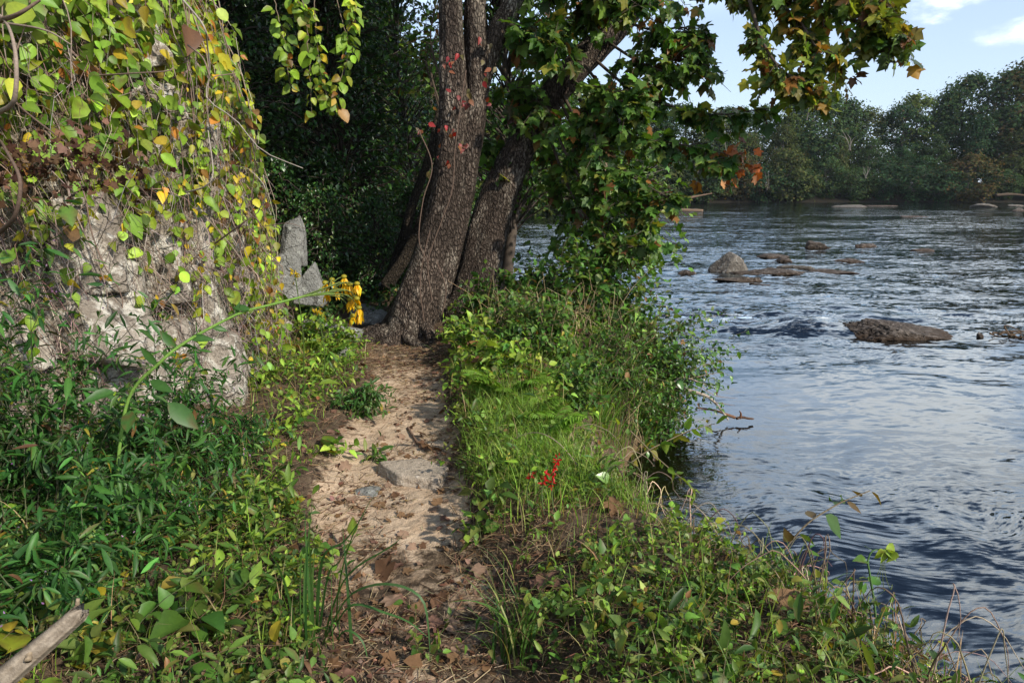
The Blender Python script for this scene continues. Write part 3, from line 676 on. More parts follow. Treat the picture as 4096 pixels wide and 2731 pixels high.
# ------------------------------------------------------------------ trunks
def trunk_mb(pts, rad, seg=40, n=160, flare=0., flare_h=.5, lobes=5, seed=0, rough=.03, mb=None):
    c = catmull(pts, n); u = np.linspace(0, 1, n); r = np.interp(u, np.linspace(0, 1, len(rad)), rad)
    T = nrm(np.gradient(c, axis=0)); ref = np.array([0, 1., 0]); A = nrm(np.cross(T, ref)); B = np.cross(T, A)
    th = np.arange(seg)*2*PI/seg
    hgt = (c[:, 2]-c[0, 2])[:, None]
    fl = flare*np.exp(-np.clip(hgt, 0, 9)/flare_h)
    R = r[:, None]*(1+fl*(1+.45*np.cos(lobes*th[None]+seed)+.2*np.cos((lobes+3)*th[None]+2*seed)))
    d = rough*fbm(np.cos(th)[None]*2.5+seed, np.sin(th)[None]*2.5, c[:, 2:3]*1.6, 4, seed)+.02*np.cos(3*th[None]+c[:, 2:3]*1.3+seed)*r[:, None]*3
    fine = .25*rough*fbm(np.cos(th)[None]*r[:, None]*30, np.sin(th)[None]*r[:, None]*30, c[:, 2:3]*9, 3, seed+5)
    R = R+d+fine
    V = c[:, None]+R[..., None]*(np.cos(th)[None, :, None]*A[:, None]+np.sin(th)[None, :, None]*B[:, None])
    i = np.arange(n-1)[:, None]; j = np.arange(seg)[None]; j2 = (j+1) % seg
    Q = np.stack([i*seg+j, i*seg+j2, (i+1)*seg+j2, (i+1)*seg+j], -1).reshape(-1, 4)
    mb = mb or MB(); mb.add(V.reshape(-1, 3), [Q, np.arange(seg)[None]+(n-1)*seg]); return mb
def pxline(L, y0, y1):
    n = len(L); P = [at(u, v, y0+(y1-y0)*k/(n-1)) for k, (u, v, w_) in enumerate(L)]
    R = [w_*.5*px(y0+(y1-y0)*k/(n-1)) for k, (u, v, w_) in enumerate(L)]
    return np.array(P), np.array(R)
SYC_C = [(.06, .13, .02), (.09, .175, .028), (.135, .215, .04), (.04, .095, .018), (.2, .22, .035), (.2, .10, .025)]
SYC_W = [4, 4, 2.2, 3, .9, .5]
DRYC = [(.15, .065, .025), (.20, .09, .035), (.11, .05, .025), (.26, .11, .03)]
def spray(lf, tw, line, rad, n, size=.15, hang=.5, cols=SYC_C, w=SYC_W, nsub=None, tmpl=LOBED, dry=.04, r0=.02):
    """leaves carried on twigs along a bough; line = 3D points"""
    c = catmull(line, 30); L = np.linalg.norm(np.diff(c, axis=0), axis=1).sum()
    tubes(tw, c, np.linspace(r0, .004, 30), 6, (.075, .055, .04))
    k = nsub or max(6, int(n/9)); t = rng.uniform(.08, 1, k)**.8; P, T = resample(c[None], t[None]); P, T = P[0], T[0]
    dirs = nrm(rng.normal(0, 1, (k, 3))*np.array([1, 1, .75])+T*.9-np.array([0, 0, .25]))
    ln = rad*rng.uniform(.45, 1.15, k)
    q = np.linspace(0, 1, 6)[None, :, None]
    sub = P[:, None]+dirs[:, None]*ln[:, None, None]*q-np.array([0, 0, 1.])*(.28*ln[:, None, None]*q**2)+rng.normal(0, .03, (k, 6, 3))*rad*q*1.5
    tubes(tw, sub, np.linspace(.0065, .0022, 6), 4, (.08, .06, .045))
    m = max(2, int(round(n/k)))
    tt = rng.uniform(.15, 1.02, (k, m)); p, tn = resample(sub, tt); p = p.reshape(-1, 3); tn = tn.reshape(-1, 3)
    D = nrm(tn*.5+rng.normal(0, .6, p.shape)-np.array([0, 0, hang])); N = rng.normal(0, .5, p.shape)+np.array([.15, -.35, .75])
    pet = D*(.35*size)
    C = pal(len(p), cols, .28, w); dm = rng.random(len(p)) < dry; C[dm] = pal(dm.sum(), DRYC)
    tubes(tw, np.stack([p, p+pet], 1), .0014, 3, (.12, .13, .04))
    scatter(lf, tmpl, p+pet, D, N, size*rng.uniform(.6, 1.25, len(p)), C)
# ---- the big double-stemmed sycamore
root = at(411, 332, 7.7)
syc = thing('sycamore_tree', 'big double-stemmed sycamore with rough brown bark standing at the end of the sandy path', 'tree', (root[0], root[1], root[2]))
P, R = pxline([(400, 352, 62), (408, 334, 52), (418, 300, 43), (427, 270, 38), (437, 235, 34), (446, 200, 31), (450, 165, 28), (452.5, 130, 26.5), (453.5, 87, 25.5), (451.5, 30, 23), (451, -40, 21), (449, -120, 17)], 7.65, 7.85)
m = trunk_mb(P, R, 64, 300, .30, .22, 5, 1, .03)
for k, (aa, ln) in enumerate([(2.9, .75), (-2.3, .55), (-1.5, .5), (-.6, .45), (3.6, .7)]):      # surface roots
    q = np.linspace(0, 1, 14); a = aa+.5*q*(-1)**k
    b = np.array([P[1][0], P[1][1]])+np.stack([np.cos(a), np.sin(a)], -1)*(.22+q*ln)[:, None]
    z = H(b[:, 0], b[:, 1])+.11*(1-q)**1.5-.015
    tubes(m, np.column_stack([b, z]), .085*(1-q)**.8+.012, 10, (.5, .5, .5))
m.build('trunk', M_SYC, syc)
P, R = pxline([(416, 350, 48), (421, 330, 38), (433, 295, 33), (446, 250, 31), (459, 200, 29), (466, 160, 27), (472, 120, 26), (476, 87, 24), (475, 30, 20), (474, -40, 18), (474, -120, 14)], 7.78, 8.0)
trunk_mb(P, R, 48, 240, .2, .3, 4, 3, .035).build('stem', M_SYC, syc)
P, R = pxline([(470, 118, 20), (478, 82, 22), (489, 52, 21), (502, 24, 18.5), (515, -2, 17), (528, -60, 14), (540, -120, 11)], 7.95, 8.3)
lim = trunk_mb(P, R, 28, 90, 0, .3, 3, 6, .02); lim.build('limb', mat_bark('pale_sycamore_bark', (.07, .05, .035), (.2, .15, .11), (.38, .33, .26), .06), syc)
lf, tw = MB(), MB()
for line, rad, n in [
    ([at(500, -90, 8.2), at(470, -90, 8.4), at(420, -100, 8.8)], .5, 100),
    ([at(520, -30, 8.3), at(560, -40, 7.9), at(600, -25, 7.5)], .6, 200),
    ([at(505, 25, 8.2), at(530, 25, 7.9), at(560, 40, 7.6)], .45, 130),
    ([at(495, 60, 8.6), at(520, 95, 8.6), at(545, 110, 8.5)], .45, 120),
    ([at(480, 130, 8.8), at(500, 150, 8.9), at(515, 175, 8.9)], .4, 80),
]: spray(lf, tw, line, rad, int(n*1.5), size=.142)
# the part of the crown above the picture, which shades the wood behind
n = 4200; ce = np.array([-1.2, 9.6, 7.6]); e = nrm(rng.normal(0, 1, (n, 3)))*(rng.uniform(.15, 1, (n, 1))**.4)
p = ce+e*np.array([3.9, 3.2, 3.0]); p = p[p[:, 2] > 2.75+.30*p[:, 1]]
scatter(lf, CLUMP, p, rng.normal(0, 1, p.shape)-np.array([0, 0, .5]), rng.normal(0, .6, p.shape)+np.array([0, 0, 1.]), .27, pal(len(p), SYC_C, .25, SYC_W))
lf.build('crown', M_LEAF, syc)
for k in range(9):
    a = rng.uniform(0, 6.28); b = at(462, -60, 7.9); d = np.array([math.cos(a)*2.6, 1+math.sin(a)*2.2, rng.uniform(1., 3.5)])
    tubes(tw, catmull([b, b+d*.4+np.array([0, 0, .5]), b+d], 12), np.linspace(.08, .015, 12), 6, (.1, .08, .06))
tw.build('branches', M_TWIG, syc)
# ---- the leaning sycamore
root = at(476, 292, 8.6)
lean = thing('leaning_sycamore', 'dark sycamore trunk leaning to the right over the river behind the double-stemmed tree', 'tree', root)
P, R = pxline([(468, 318, 54), (472, 300, 46), (478, 275, 41), (484, 250, 38), (489, 230, 37), (499, 198, 33), (512, 168, 30), (529, 133, 27), (550, 98, 25), (573, 70, 24), (598, 45, 24), (618, 24, 23), (645, -8, 20), (690, -60, 14)], 8.5, 8.9)
trunk_mb(P, R, 44, 240, .12, .3, 4, 9, .05).build('trunk', M_SYC, lean)
lf, tw = MB(), MB()
A = lambda *l: [at(*q) for q in l]
OUT = [(.17, .21, .03), (.135, .19, .028), (.085, .145, .022), (.24, .22, .035), (.25, .14, .025), (.055, .10, .02)]; OW = [3, 3, 3, 1.6, .8, 2]
for line, rad, n, cols, w_ in [
    (A((640, -8, 8.6), (700, -15, 8.), (770, -5, 7.5), (830, 8, 7.2), (872, 22, 7.), (893, 30, 6.9)), .36, 230, OUT, OW),
    (A((660, -30, 8.6), (740, -30, 7.7), (820, -22, 7.2), (880, -5, 6.9)), .34, 190, OUT, OW),
    (A((770, -5, 7.5), (800, 22, 7.2), (815, 45, 7.), (838, 58, 6.9)), .28, 95, OUT, OW),
    (A((748, -5, 7.5), (760, 35, 7.2), (775, 62, 7.), (796, 80, 6.9), (818, 90, 6.9)), .25, 120, OUT, OW),
    (A((850, 15, 7.1), (868, 35, 7.), (878, 44, 7.)), .18, 34, OUT, OW),
    (A((620, 20, 8.8), (655, 30, 8.3), (685, 28, 8.), (700, 48, 7.8)), .36, 150, SYC_C, SYC_W),
    (A((605, 40, 8.8), (640, 62, 8.2), (672, 72, 7.9), (695, 62, 7.8)), .30, 110, SYC_C, SYC_W),
    (A((590, 55, 8.8), (635, 92, 8.2), (680, 108, 7.8), (725, 114, 7.5), (768, 108, 7.4)), .21, 130, SYC_C, SYC_W),
    (A((570, 75, 8.7), (610, 120, 8.1), (655, 138, 7.7), (700, 148, 7.5), (728, 158, 7.4)), .25, 160, SYC_C, SYC_W),
    (A((560, 90, 8.7), (595, 150, 8.1), (630, 175, 7.7), (655, 190, 7.5), (668, 196, 7.4)), .26, 130, SYC_C, SYC_W),
    (A((545, 105, 8.6), (575, 170, 8.), (608, 196, 7.7), (640, 212, 7.5), (652, 216, 7.4)), .22, 100, SYC_C, SYC_W),
    (A((545, 125, 8.6), (570, 190, 8.2), (595, 226, 7.7), (625, 244, 7.4), (648, 246, 7.2)), .20, 90, SYC_C, SYC_W),
    (A((600, 40, 8.7), (590, 10, 8.2), (620, -10, 7.9), (660, 0, 7.6)), .42, 170, SYC_C, SYC_W),
    (A((600, 45, 9.2), (590, 20, 9.0), (560, 20, 9.0), (545, 50, 9.)), .40, 130, SYC_C, SYC_W),
    (A((585, 65, 8.5), (600, 85, 8.), (615, 100, 7.8), (635, 100, 7.6)), .34, 150, SYC_C, SYC_W),
    (A((570, 85, 8.5), (588, 115, 8.1), (598, 150, 7.8), (602, 180, 7.7)), .28, 110, SYC_C, SYC_W),
    (A((560, 100, 8.6), (578, 140, 8.3), (588, 180, 8.1), (592, 215, 8.)), .24, 70, SYC_C, SYC_W),
    (A((535, 128, 8.9), (550, 160, 8.9), (560, 190, 8.9), (565, 215, 8.9)), .22, 50, SYC_C, SYC_W),
]: spray(lf, tw, line, rad, int(n*2.4), size=.114, cols=cols, w=w_)
for line in [A((690, 60, 7.8), (705, 70, 7.8), (715, 76, 7.8), (728, 70, 7.8)), A((700, 75, 7.8), (717, 80, 7.8), (731, 92, 7.8)), A((668, 70, 7.9), (672, 100, 7.8), (676, 125, 7.8)),
             A((678, 72, 7.9), (690, 100, 7.8), (695, 128, 7.8)), A((700, 152, 7.5), (730, 165, 7.4), (755, 163, 7.4), (785, 148, 7.4)), A((690, 62, 7.8), (680, 60, 7.9), (668, 68, 7.9)), A((835, 62, 7), (815, 80, 7), (790, 82, 7.)), A((680, 190, 7.5), (640, 232, 7.3), (610, 236, 7.4))]:
    tubes(tw, catmull(line, 14), np.linspace(.006, .0018, 14), 4, (.12, .09, .07))
ctr = at(744, 163, 7.35); nn = 26; p = ctr+rng.normal(0, 1, (nn, 3))*np.array([.11, .06, .12])-np.array([.05, 0, .0])
scatter(lf, LOBED, p, rng.normal(0, .7, (nn, 3))-np.array([0, 0, .6]), rng.normal(0, 1, (nn, 3)), .10, pal(nn, [(.35, .10, .025), (.22, .07, .02), (.42, .2, .09)]))
p = np.array([at(857, 79, 6.9), at(861, 77, 6.9), at(853, 78, 6.9)]); scatter(lf, LOBED, p, rng.normal(0, .5, (3, 3))-np.array([0, 0, .5]), rng.normal(0, 1, (3, 3)), .10, pal(3, DRYC))
lf.build('crown', M_LEAF, lean); tw.build('branches', M_TWIG, lean)
# ---- red creeper on the stems
cr = thing('creeper_vine', 'thin creeper with scarlet and pink leaves climbing between the two sycamore stems', 'vine', at(440, 300, 7.3))
tw, lf = MB(), MB()
for L in [[(432, 300), (428, 262), (440, 225), (452, 190), (455, 150), (460, 110), (466, 70)], [(428, 262), (419, 240), (423, 200), (432, 165), (418, 128)], [(424, 320), (420, 285), (424, 255), (430, 230)], [(440, 322), (446, 290), (437, 262)]]:
    tubes(tw, catmull([at(u, v, 7.62-.012*np.sqrt(abs(v))-.26) for u, v in L], 26), .006, 5, (.12, .08, .06))
RED = [(.30, .025, .025), (.22, .04, .04), (.17, .045, .045), (.26, .10, .05), (.12, .10, .04)]
for u, v, k in [(461, 102, 3), (466, 104, 3), (456, 98, 2), (470, 92, 2), (447, 125, 3), (419, 126, 2), (424, 130, 2), (454, 132, 3), (463, 138, 3), (460, 145, 3), (452, 60, 3), (455, 50, 2), (447, 70, 2), (433, 153, 1), (443, 145, 1), (451, 160, 2), (430, 175, 1), (424, 170, 1), (488, 40, 3), (481, 66, 2), (492, 102, 2), (487, 78, 2), (496, 68, 2)]:
    p = np.array([at(u, v, 7.34)]*k)+rng.normal(0, .035, (k, 3)); scatter(lf, OVATE, p, rng.normal(0, .5, (k, 3))-np.array([0, .3, .7]), rng.normal(0, .4, (k, 3))+np.array([.3, -1, .3]), rng.uniform(.05, .085, k), pal(k, RED))
tw.build('stem', M_TWIG, cr); lf.build('foliage', M_LEAF, cr)
# ---- thin leaning trunks in the shade, left of the big tree
for k, (L, y0, y1, lab) in enumerate([([(383, 300, 13), (392, 272, 11), (403, 240, 11), (412, 205, 9), (428, 160, 8), (440, 110, 7)], 9.4, 9.8, 'thin pale-sided trunk leaning behind the big double-stemmed tree'),
                             ([(386, 285, 12), (402, 262, 11), (416, 236, 12), (428, 205, 11), (437, 170, 9), (445, 120, 8)], 9.2, 9.3, 'thin mossy trunk leaning right against the big double-stemmed tree'),
                             ([(405, 225, 5), (424, 175, 6), (436, 140, 6), (446, 95, 5)], 8.9, 9.1, 'slender dark sapling stem just left of the big double-stemmed tree')]):
    P, R = pxline(L, y0, y1); t_ = thing('young_tree', lab, 'tree', P[0]); trunk_mb(P, R, 18, 60, .1, .3, 3, k, .012).build('trunk', M_BARK, t_)
    lf, tw = MB(), MB(); spray(lf, tw, [P[-1], P[-1]+np.array([-.2, .2, .7]), P[-1]+np.array([-.1, .5, 1.3])], .6, 120, size=.09, tmpl=OVATE, hang=.3); lf.build('crown', M_LEAF, t_); tw.build('branches', M_TWIG, t_)
# ------------------------------------------------------------------ dark wood behind
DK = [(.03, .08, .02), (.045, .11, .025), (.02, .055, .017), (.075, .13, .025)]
def woodtree(h, r, seed, nl, tmpl=OVATE, size=.085, cols=DK, w=(3, 3, 3, .5), low=.0, twigs=True, dens=1.6):
    q = np.random.default_rng(seed)
    lf, tw = MB(), MB()
    c = catmull([(0, 0, 0), (.1*r, .05*r, h*.3), (-.05*r, .1*r, h*.65), (.05*r, 0, h*.97)], 24)
    tubes(tw, c, np.linspace(.028*h**.7, .01, 24), 9, (.09, .07, .055))
    k = int(nl/26); zz = q.uniform(low, 1, k)
    rr = r*(np.sin(np.clip(zz, .03, 1)**.75*PI)**.55)*q.uniform(.45, 1.0, k); aa = q.uniform(0, 6.28, k)
    end = np.stack([np.cos(aa)*rr, np.sin(aa)*rr, zz*h], -1)
    st, _ = resample(c[None], np.clip(zz-.12, 0, 1)[None]); st = st[0]
    s_ = np.linspace(0, 1, 6)[None, :, None]; br = st[:, None]*(1-s_)+end[:, None]*s_; br[:, :, 2] += .25*r*np.sin(s_[..., 0]*PI)*.5-.18*r*s_[..., 0]**2
    br += q.normal(0, .05*r, br.shape)*s_
    if twigs: tubes(tw, br, np.linspace(.018, .004, 6), 4, (.07, .055, .045))
    m = 26; tt = q.uniform(.35, 1.05, (k, m)); p, tn = resample(br, tt); p = p.reshape(-1, 3)+q.normal(0, .11*r**.6, (k*m, 3)); tn = tn.reshape(-1, 3)
    D = nrm(tn+q.normal(0, .8, p.shape)-np.array([0, 0, .45])); N = q.normal(0, .55, p.shape)+np.array([0, 0, 1.])
    scatter(lf, tmpl, p, D, N, size*q.uniform(.6, 1.3, len(p)), pal(len(p), cols, .3, w))
    return lf, tw
WT = []
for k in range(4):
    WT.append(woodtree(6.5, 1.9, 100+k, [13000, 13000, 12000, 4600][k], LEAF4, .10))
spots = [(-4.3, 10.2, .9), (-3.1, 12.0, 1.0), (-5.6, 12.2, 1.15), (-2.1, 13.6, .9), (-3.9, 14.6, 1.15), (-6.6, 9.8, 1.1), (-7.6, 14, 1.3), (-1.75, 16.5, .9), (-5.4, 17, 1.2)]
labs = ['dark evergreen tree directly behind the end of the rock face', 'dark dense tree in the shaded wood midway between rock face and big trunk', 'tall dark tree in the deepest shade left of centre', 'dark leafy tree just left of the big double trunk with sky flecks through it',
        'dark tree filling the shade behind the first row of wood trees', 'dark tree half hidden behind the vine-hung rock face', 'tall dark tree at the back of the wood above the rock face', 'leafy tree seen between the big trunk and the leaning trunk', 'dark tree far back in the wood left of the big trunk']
protos = [None]*4
for k, (x, y, s) in enumerate(spots):
    z = float(H(x, y)); j = 3 if k in (3, 7) else k % 3
    if protos[j] is None:
        t_ = thing('forest_tree', labs[k], 'tree', (0, 0, 0), 'dark trees of the shaded wood'); WT[j][0].build('crown', M_GLOSS, t_); WT[j][1].build('trunk', M_TWIG, t_)
        t_.location = (x, y, z-.1); t_.scale = (s, s, s); protos[j] = t_
    else: dup(protos[j], (x, y, z-.1), rng.uniform(0, 6), (s, s, s), labs[k])
# low dark undergrowth at the wood's edge
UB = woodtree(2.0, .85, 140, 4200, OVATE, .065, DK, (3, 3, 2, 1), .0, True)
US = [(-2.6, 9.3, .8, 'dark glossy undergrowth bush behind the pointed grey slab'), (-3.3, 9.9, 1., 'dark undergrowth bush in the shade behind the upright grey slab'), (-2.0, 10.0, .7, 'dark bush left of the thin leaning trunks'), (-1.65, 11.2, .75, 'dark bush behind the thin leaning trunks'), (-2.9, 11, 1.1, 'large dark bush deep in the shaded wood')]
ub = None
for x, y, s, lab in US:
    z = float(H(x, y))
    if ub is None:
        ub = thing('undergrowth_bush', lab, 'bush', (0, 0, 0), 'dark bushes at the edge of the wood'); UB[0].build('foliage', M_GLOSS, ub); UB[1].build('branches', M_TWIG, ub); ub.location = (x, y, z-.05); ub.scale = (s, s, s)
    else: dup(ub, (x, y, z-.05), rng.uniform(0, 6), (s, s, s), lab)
# ---- lighter trees on the near bank further upstream, seen between the trunks
LG = [(.05, .10, .02), (.07, .12, .025), (.035, .075, .017), (.10, .13, .03)]
LT = woodtree(9, 3.2, 150, 9000, CLUMP, .22, LG, (3, 3, 2, 1.5), .03, True)
lt = None
for x, y, s, lab in [(-4.6, 22, .9, 'mid-green tree upstream glimpsed left of the big trunk'), (-6.5, 32, 1.1, 'mid-green tree further upstream left of the big trunk'), (-4.9, 44, .95, 'light green tree upstream seen through the gap between the trunks'), (-9, 55, 1.3, 'far mid-green tree on the near bank upstream'), (-9, 24, 1.2, 'tall mid-green tree behind the dark wood')]:
    z = float(H(x, y))
    if lt is None:
        lt = thing('bank_tree', lab, 'tree', (0, 0, 0), 'lighter trees upstream on the near bank'); LT[0].build('crown', M_FAR, lt); LT[1].build('trunk', M_TWIG, lt); lt.location = (x, y, z-.1); lt.scale = (s, s, s)
    else: dup(lt, (x, y, z-.1), rng.uniform(0, 6), (s, s, s), lab)
# ---- small-leaved trees just behind the leaning trunk
for lab, x, y, s, h_, r_, cl, sz, nl, lo in [('young tree with small bright leaves just right of the leaning trunk', 1.25, 9.2, 60, 2.7, 1.0, [(.12, .24, .035), (.16, .28, .045), (.08, .17, .03)], .085, 2300, .25), ('green tree filling the gap between the two sycamores', -.1, 11.2, 61, 6.5, 1.7, [(.06, .14, .025), (.09, .18, .03), (.04, .10, .02)], .10, 6500, .25)]:
    lf, tw = woodtree(h_, r_, s, nl, LOBED if s == 60 else OVATE, sz, cl, (3, 2, 2), lo)
    t_ = thing('young_tree', lab, 'tree', (0, 0, 0)); lf.build('crown', M_LEAF, t_); tw.build('trunk', M_TWIG, t_); t_.location = (x, y, max(float(H(x, y)), 0)-.05)
# ------------------------------------------------------------------ far bank
FARC = {'dark blue-green': [(.022, .05, .022), (.034, .07, .028), (.016, .038, .017)], 'dull green': [(.032, .06, .022), (.045, .075, .025), (.022, .045, .018)],
        'olive green': [(.055, .07, .022), (.07, .085, .028), (.035, .05, .018)], 'rusty olive': [(.055, .05, .02), (.045, .05, .018), (.075, .05, .02)], 'yellow-green': [(.075, .105, .025), (.10, .13, .03), (.05, .075, .02)]}
def fartree(h, r, cols, seed, n, low, kind):
    q = np.random.default_rng(seed); lf, tw = MB(), MB()
    c = catmull([(0, 0, 0), (q.normal(0, .2), 0, h*.35), (q.normal(0, .4), 0, h*.7), (q.normal(0, .5), 0, h*.95)], 14)
    tubes(tw, c, np.linspace(.014*h, .03, 14), 7, (.10, .085, .07))
    k = int(n/34); zz = q.uniform(low, 1, k)
    prof = np.sin(np.clip((zz-low)/(1-low), .04, .985)*PI)**.55 if kind == 'round' else np.clip(1.12-(zz-low)/(1-low), .1, 1)**.6*np.clip((zz-low)/(1-low)*5+.35, 0, 1)
    rr = r*prof*q.uniform(.35, 1.05, k)*(1+.25*np.sin(5*zz+seed)); aa = q.uniform(0, 6.28, k)
    end = np.stack([np.cos(aa)*rr, np.sin(aa)*rr, zz*h], -1)
    st, _ = resample(c[None], np.clip(zz-.14, .02, 1)[None]); s_ = np.linspace(0, 1, 4)[None, :, None]; br = st[0][:, None]*(1-s_)+end[:, None]*s_; br[:, :, 2] += .05*h*np.sin(s_[..., 0]*PI)
    tubes(tw, br[::2], np.linspace(.04, .012, 4), 3, (.08, .07, .055))
    cs = q.uniform(.5, 1.2, k)*(.085*h**.5+.22)*1.25
    dl = q.normal(0, 1, (k, 34, 3))*np.array([1, 1, .62]); p = (end[:, None]+dl*cs[:, None, None]).reshape(-1, 3)
    rad_ = p*np.array([1, 1, 0]); N = nrm(rad_)*.9+dl.reshape(-1, 3)*.45+q.normal(0, .35, p.shape)+np.array([0, 0, .8]); D = np.cross(N, q.normal(0, 1, p.shape))
    tone = np.repeat(np.exp(q.normal(0, .22, k)), 34)[:, None]
    scatter(lf, CLUMP, p, D, N, q.uniform(.16, .36, len(p))*(.8+.02*h), pal(len(p), cols, .16)*tone*1.2)
    return lf, tw
FP = {}
def far_at(x, y, h, look, kind, lab, group, r=None, low=.1):
    key = (look, kind, low)
    z = float(H(x, y))-.15
    if key not in FP:
        hh = 15. if kind != 'bush' else 6.
        lf, tw = fartree(hh, hh*(.25 if kind == 'spire' else .32 if kind == 'round' else .62), FARC[look], len(FP)*7+200, 6400 if kind != 'bush' else 4000, low, 'round' if kind != 'spire' else 'spire')
        t_ = thing('far_bush' if kind == 'bush' else 'far_tree', lab, 'bush' if kind == 'bush' else 'tree', (0, 0, 0), group)
        lf.build('foliage' if kind == 'bush' else 'crown', M_FAR, t_); tw.build('branches' if kind == 'bush' else 'trunk', M_TWIG, t_)
        FP[key] = (t_, hh); s = h/hh; rw = rng.uniform(.9, 1.25); t_.location = (x, y, z); t_.scale = (s*rw, s*rw, s)
    else:
        t_, hh = FP[key]; s = h/hh; rw = rng.uniform(.85, 1.3); dup(t_, (x, y, z), rng.uniform(0, 6.28), (s*rw, s*rw, s), lab, group)
ORD = ['first', 'second', 'third', 'fourth', 'fifth', 'sixth', 'seventh', 'eighth', 'ninth', 'tenth', 'eleventh', 'twelfth', 'thirteenth', 'fourteenth', 'fifteenth', 'sixteenth', 'seventeenth', 'eighteenth', 'nineteenth', 'twentieth', 'twenty-first', 'twenty-second', 'twenty-third', 'twenty-fourth', 'twenty-fifth', 'twenty-sixth', 'twenty-seventh', 'twenty-eighth', 'twenty-ninth', 'thirtieth', 'thirty-first', 'thirty-second', 'thirty-third', 'thirty-fourth', 'thirty-fifth', 'thirty-sixth', 'thirty-seventh', 'thirty-eighth', 'thirty-ninth', 'fortieth']
looks = list(FARC)
# back row: skyline heights follow the photograph's treeline (x at ~115 m)
HX = [-30, 5, 20, 34, 40, 46, 52, 58, 63, 68, 73, 80, 90, 110]
HH = [15, 14, 13.5, 13.2, 13.6, 16.5, 16., 16.6, 12.6, 16.5, 15.5, 20, 20.5, 21]
xs = []
x = 104.
while x > -30: xs.append(x); x -= rng.uniform(3.2, 4.3)
for k, x in enumerate(xs):
    y = far_y(x)+rng.uniform(8, 13); lk = looks[rng.choice(5, p=[.25, .45, .18, .04, .08])]; hgt = np.interp(x, HX, HH)*rng.uniform(.90, 1.06)
    far_at(x, y, hgt, lk, 'round' if rng.random() < .85 else 'spire', f'tall {lk} tree, {ORD[k]} from the right in the back row across the river', 'tall trees across the river', low=.12)
xs = []; x = 100.
while x > -24: xs.append(x); x -= rng.uniform(4.2, 6)
for k, x in enumerate(xs):
    y = far_y(x)+rng.uniform(3.5, 6.5); lk = looks[rng.choice(5, p=[.3, .33, .2, .07, .1])]; hgt = np.interp(x, HX, HH)*rng.uniform(.52, .72)
    far_at(x, y, hgt, lk, 'round' if rng.random() < .7 else 'spire', f'mid-height {lk} tree, {ORD[k]} from the right in the middle row across the river', 'mid-height trees across the river', low=.05)
xs = []; x = 96.
while x > -18: xs.append(x); x -= rng.uniform(3.2, 5.2)
for k, x in enumerate(xs):
    y = far_y(x)+rng.uniform(.3, 2.0); lk = looks[rng.choice(5, p=[.32, .35, .2, .08, .05])]; hgt = rng.uniform(3.6, 6.8)
    far_at(x, y, hgt*1.12, lk, 'bush', f'{lk} bush at the water, {ORD[k]} from the right along the far bank', 'bushes along the far waterline', low=.0)
# pale bushy tree at the near-left end of the far bank
x, y = at(607, 190, 62)[0], 62.
for dx, dy, h, lk, lab in [(0, 0, 5.6, 'yellow-green', 'bright yellow-green bushy tree at the bend, seen under the sycamore leaves'), (-5, 4, 7.5, 'yellow-green', 'taller yellow-green tree left of the bright bush at the bend'), (-11, 6, 8.5, 'dull green', 'dull green tree at the bend behind the sycamore trunks'), (-17, 8, 9, 'olive green', 'olive tree at the bend nearest the big trunk')]:
    far_at(x+dx, y+dy, h, lk, 'bush', lab, 'trees at the river bend', low=.0)
# bare snags
for k, (u, v0, v1, y, lab) in enumerate([(768, 190, 172, 108, 'pale dead branch hanging in the far bank bushes near the middle'), (866, 178, 165, 107, 'bleached fallen branch among far bank bushes left of the tall trees'), (807, 120, 78+24, 112, 'thin bare tree top poking out of the far treeline'), (850, 150, 128, 104, 'pale forked bare trunk standing in the far wood'), (617, 195, 160, 66, 'grey leafless bush behind the sycamore leaves at the bend'), (724, 160, 122, 103, 'tall thin pale trunk in the far wood left of centre')]):
    b = at(u, v0, y); h = (v0-v1)*px(y); m = MB()
    for q in range(1 if k in (5,) else 4 if k != 4 else 26):
        dx = rng.normal(0, .32 if k != 4 else .8)*h if k not in (2, 5) else rng.normal(0, .06)*h
        tubes(m, catmull([b+np.array([rng.normal(0, .04)*h, 0, 0]), b+np.array([dx*.4, rng.normal(0, .3), h*.45]), b+np.array([dx, rng.normal(0, .5), h*rng.uniform(.6, 1.05)])], 8), np.linspace(.06, .02, 8) if k != 4 else np.linspace(.04, .012, 8), 5, (.22, .19, .16))
    tag(m.build('dead_snag', M_TWIG, origin=b), lab, 'dead tree')
# driftwood
def log(name, lab, pts, r, cat='log', extra=(), col=(.9, .8, .75)):
    m = MB(); c = catmull(pts, 24); tubes(m, c, np.interp(np.linspace(0, 1, 24), np.linspace(0, 1, len(r)), r)*(1+.1*rng.normal(0, 1, 24)), 12, col, True)
    for e, rr in extra: tubes(m, catmull(e, 10), np.linspace(rr, rr*.3, 10), 6, col)
    return tag(m.build(name, M_WOOD, origin=pts[0]), lab, cat)
z0 = .12
log('driftwood_log', 'pale stripped log lying in the river near the bend', [(at(656, 211, 70)[0], 70, z0), (at(668, 210, 70)[0], 70.3, .2), (at(685, 210, 70)[0], 69.9, .12), (at(702, 210, 70)[0], 69.6, .1)], [.16, .2, .15], extra=[([(at(662, 211, 70)[0], 70, .3), (at(668, 208, 69.5)[0], 69.5, .9), (at(671, 205, 69.5)[0], 69.5, 1.3)], .12), ([(at(660, 211, 69.6)[0], 69.6, .3), (at(652, 209, 69.6)[0], 69.6, .6)], .14)], col=(.6, .5, .43))
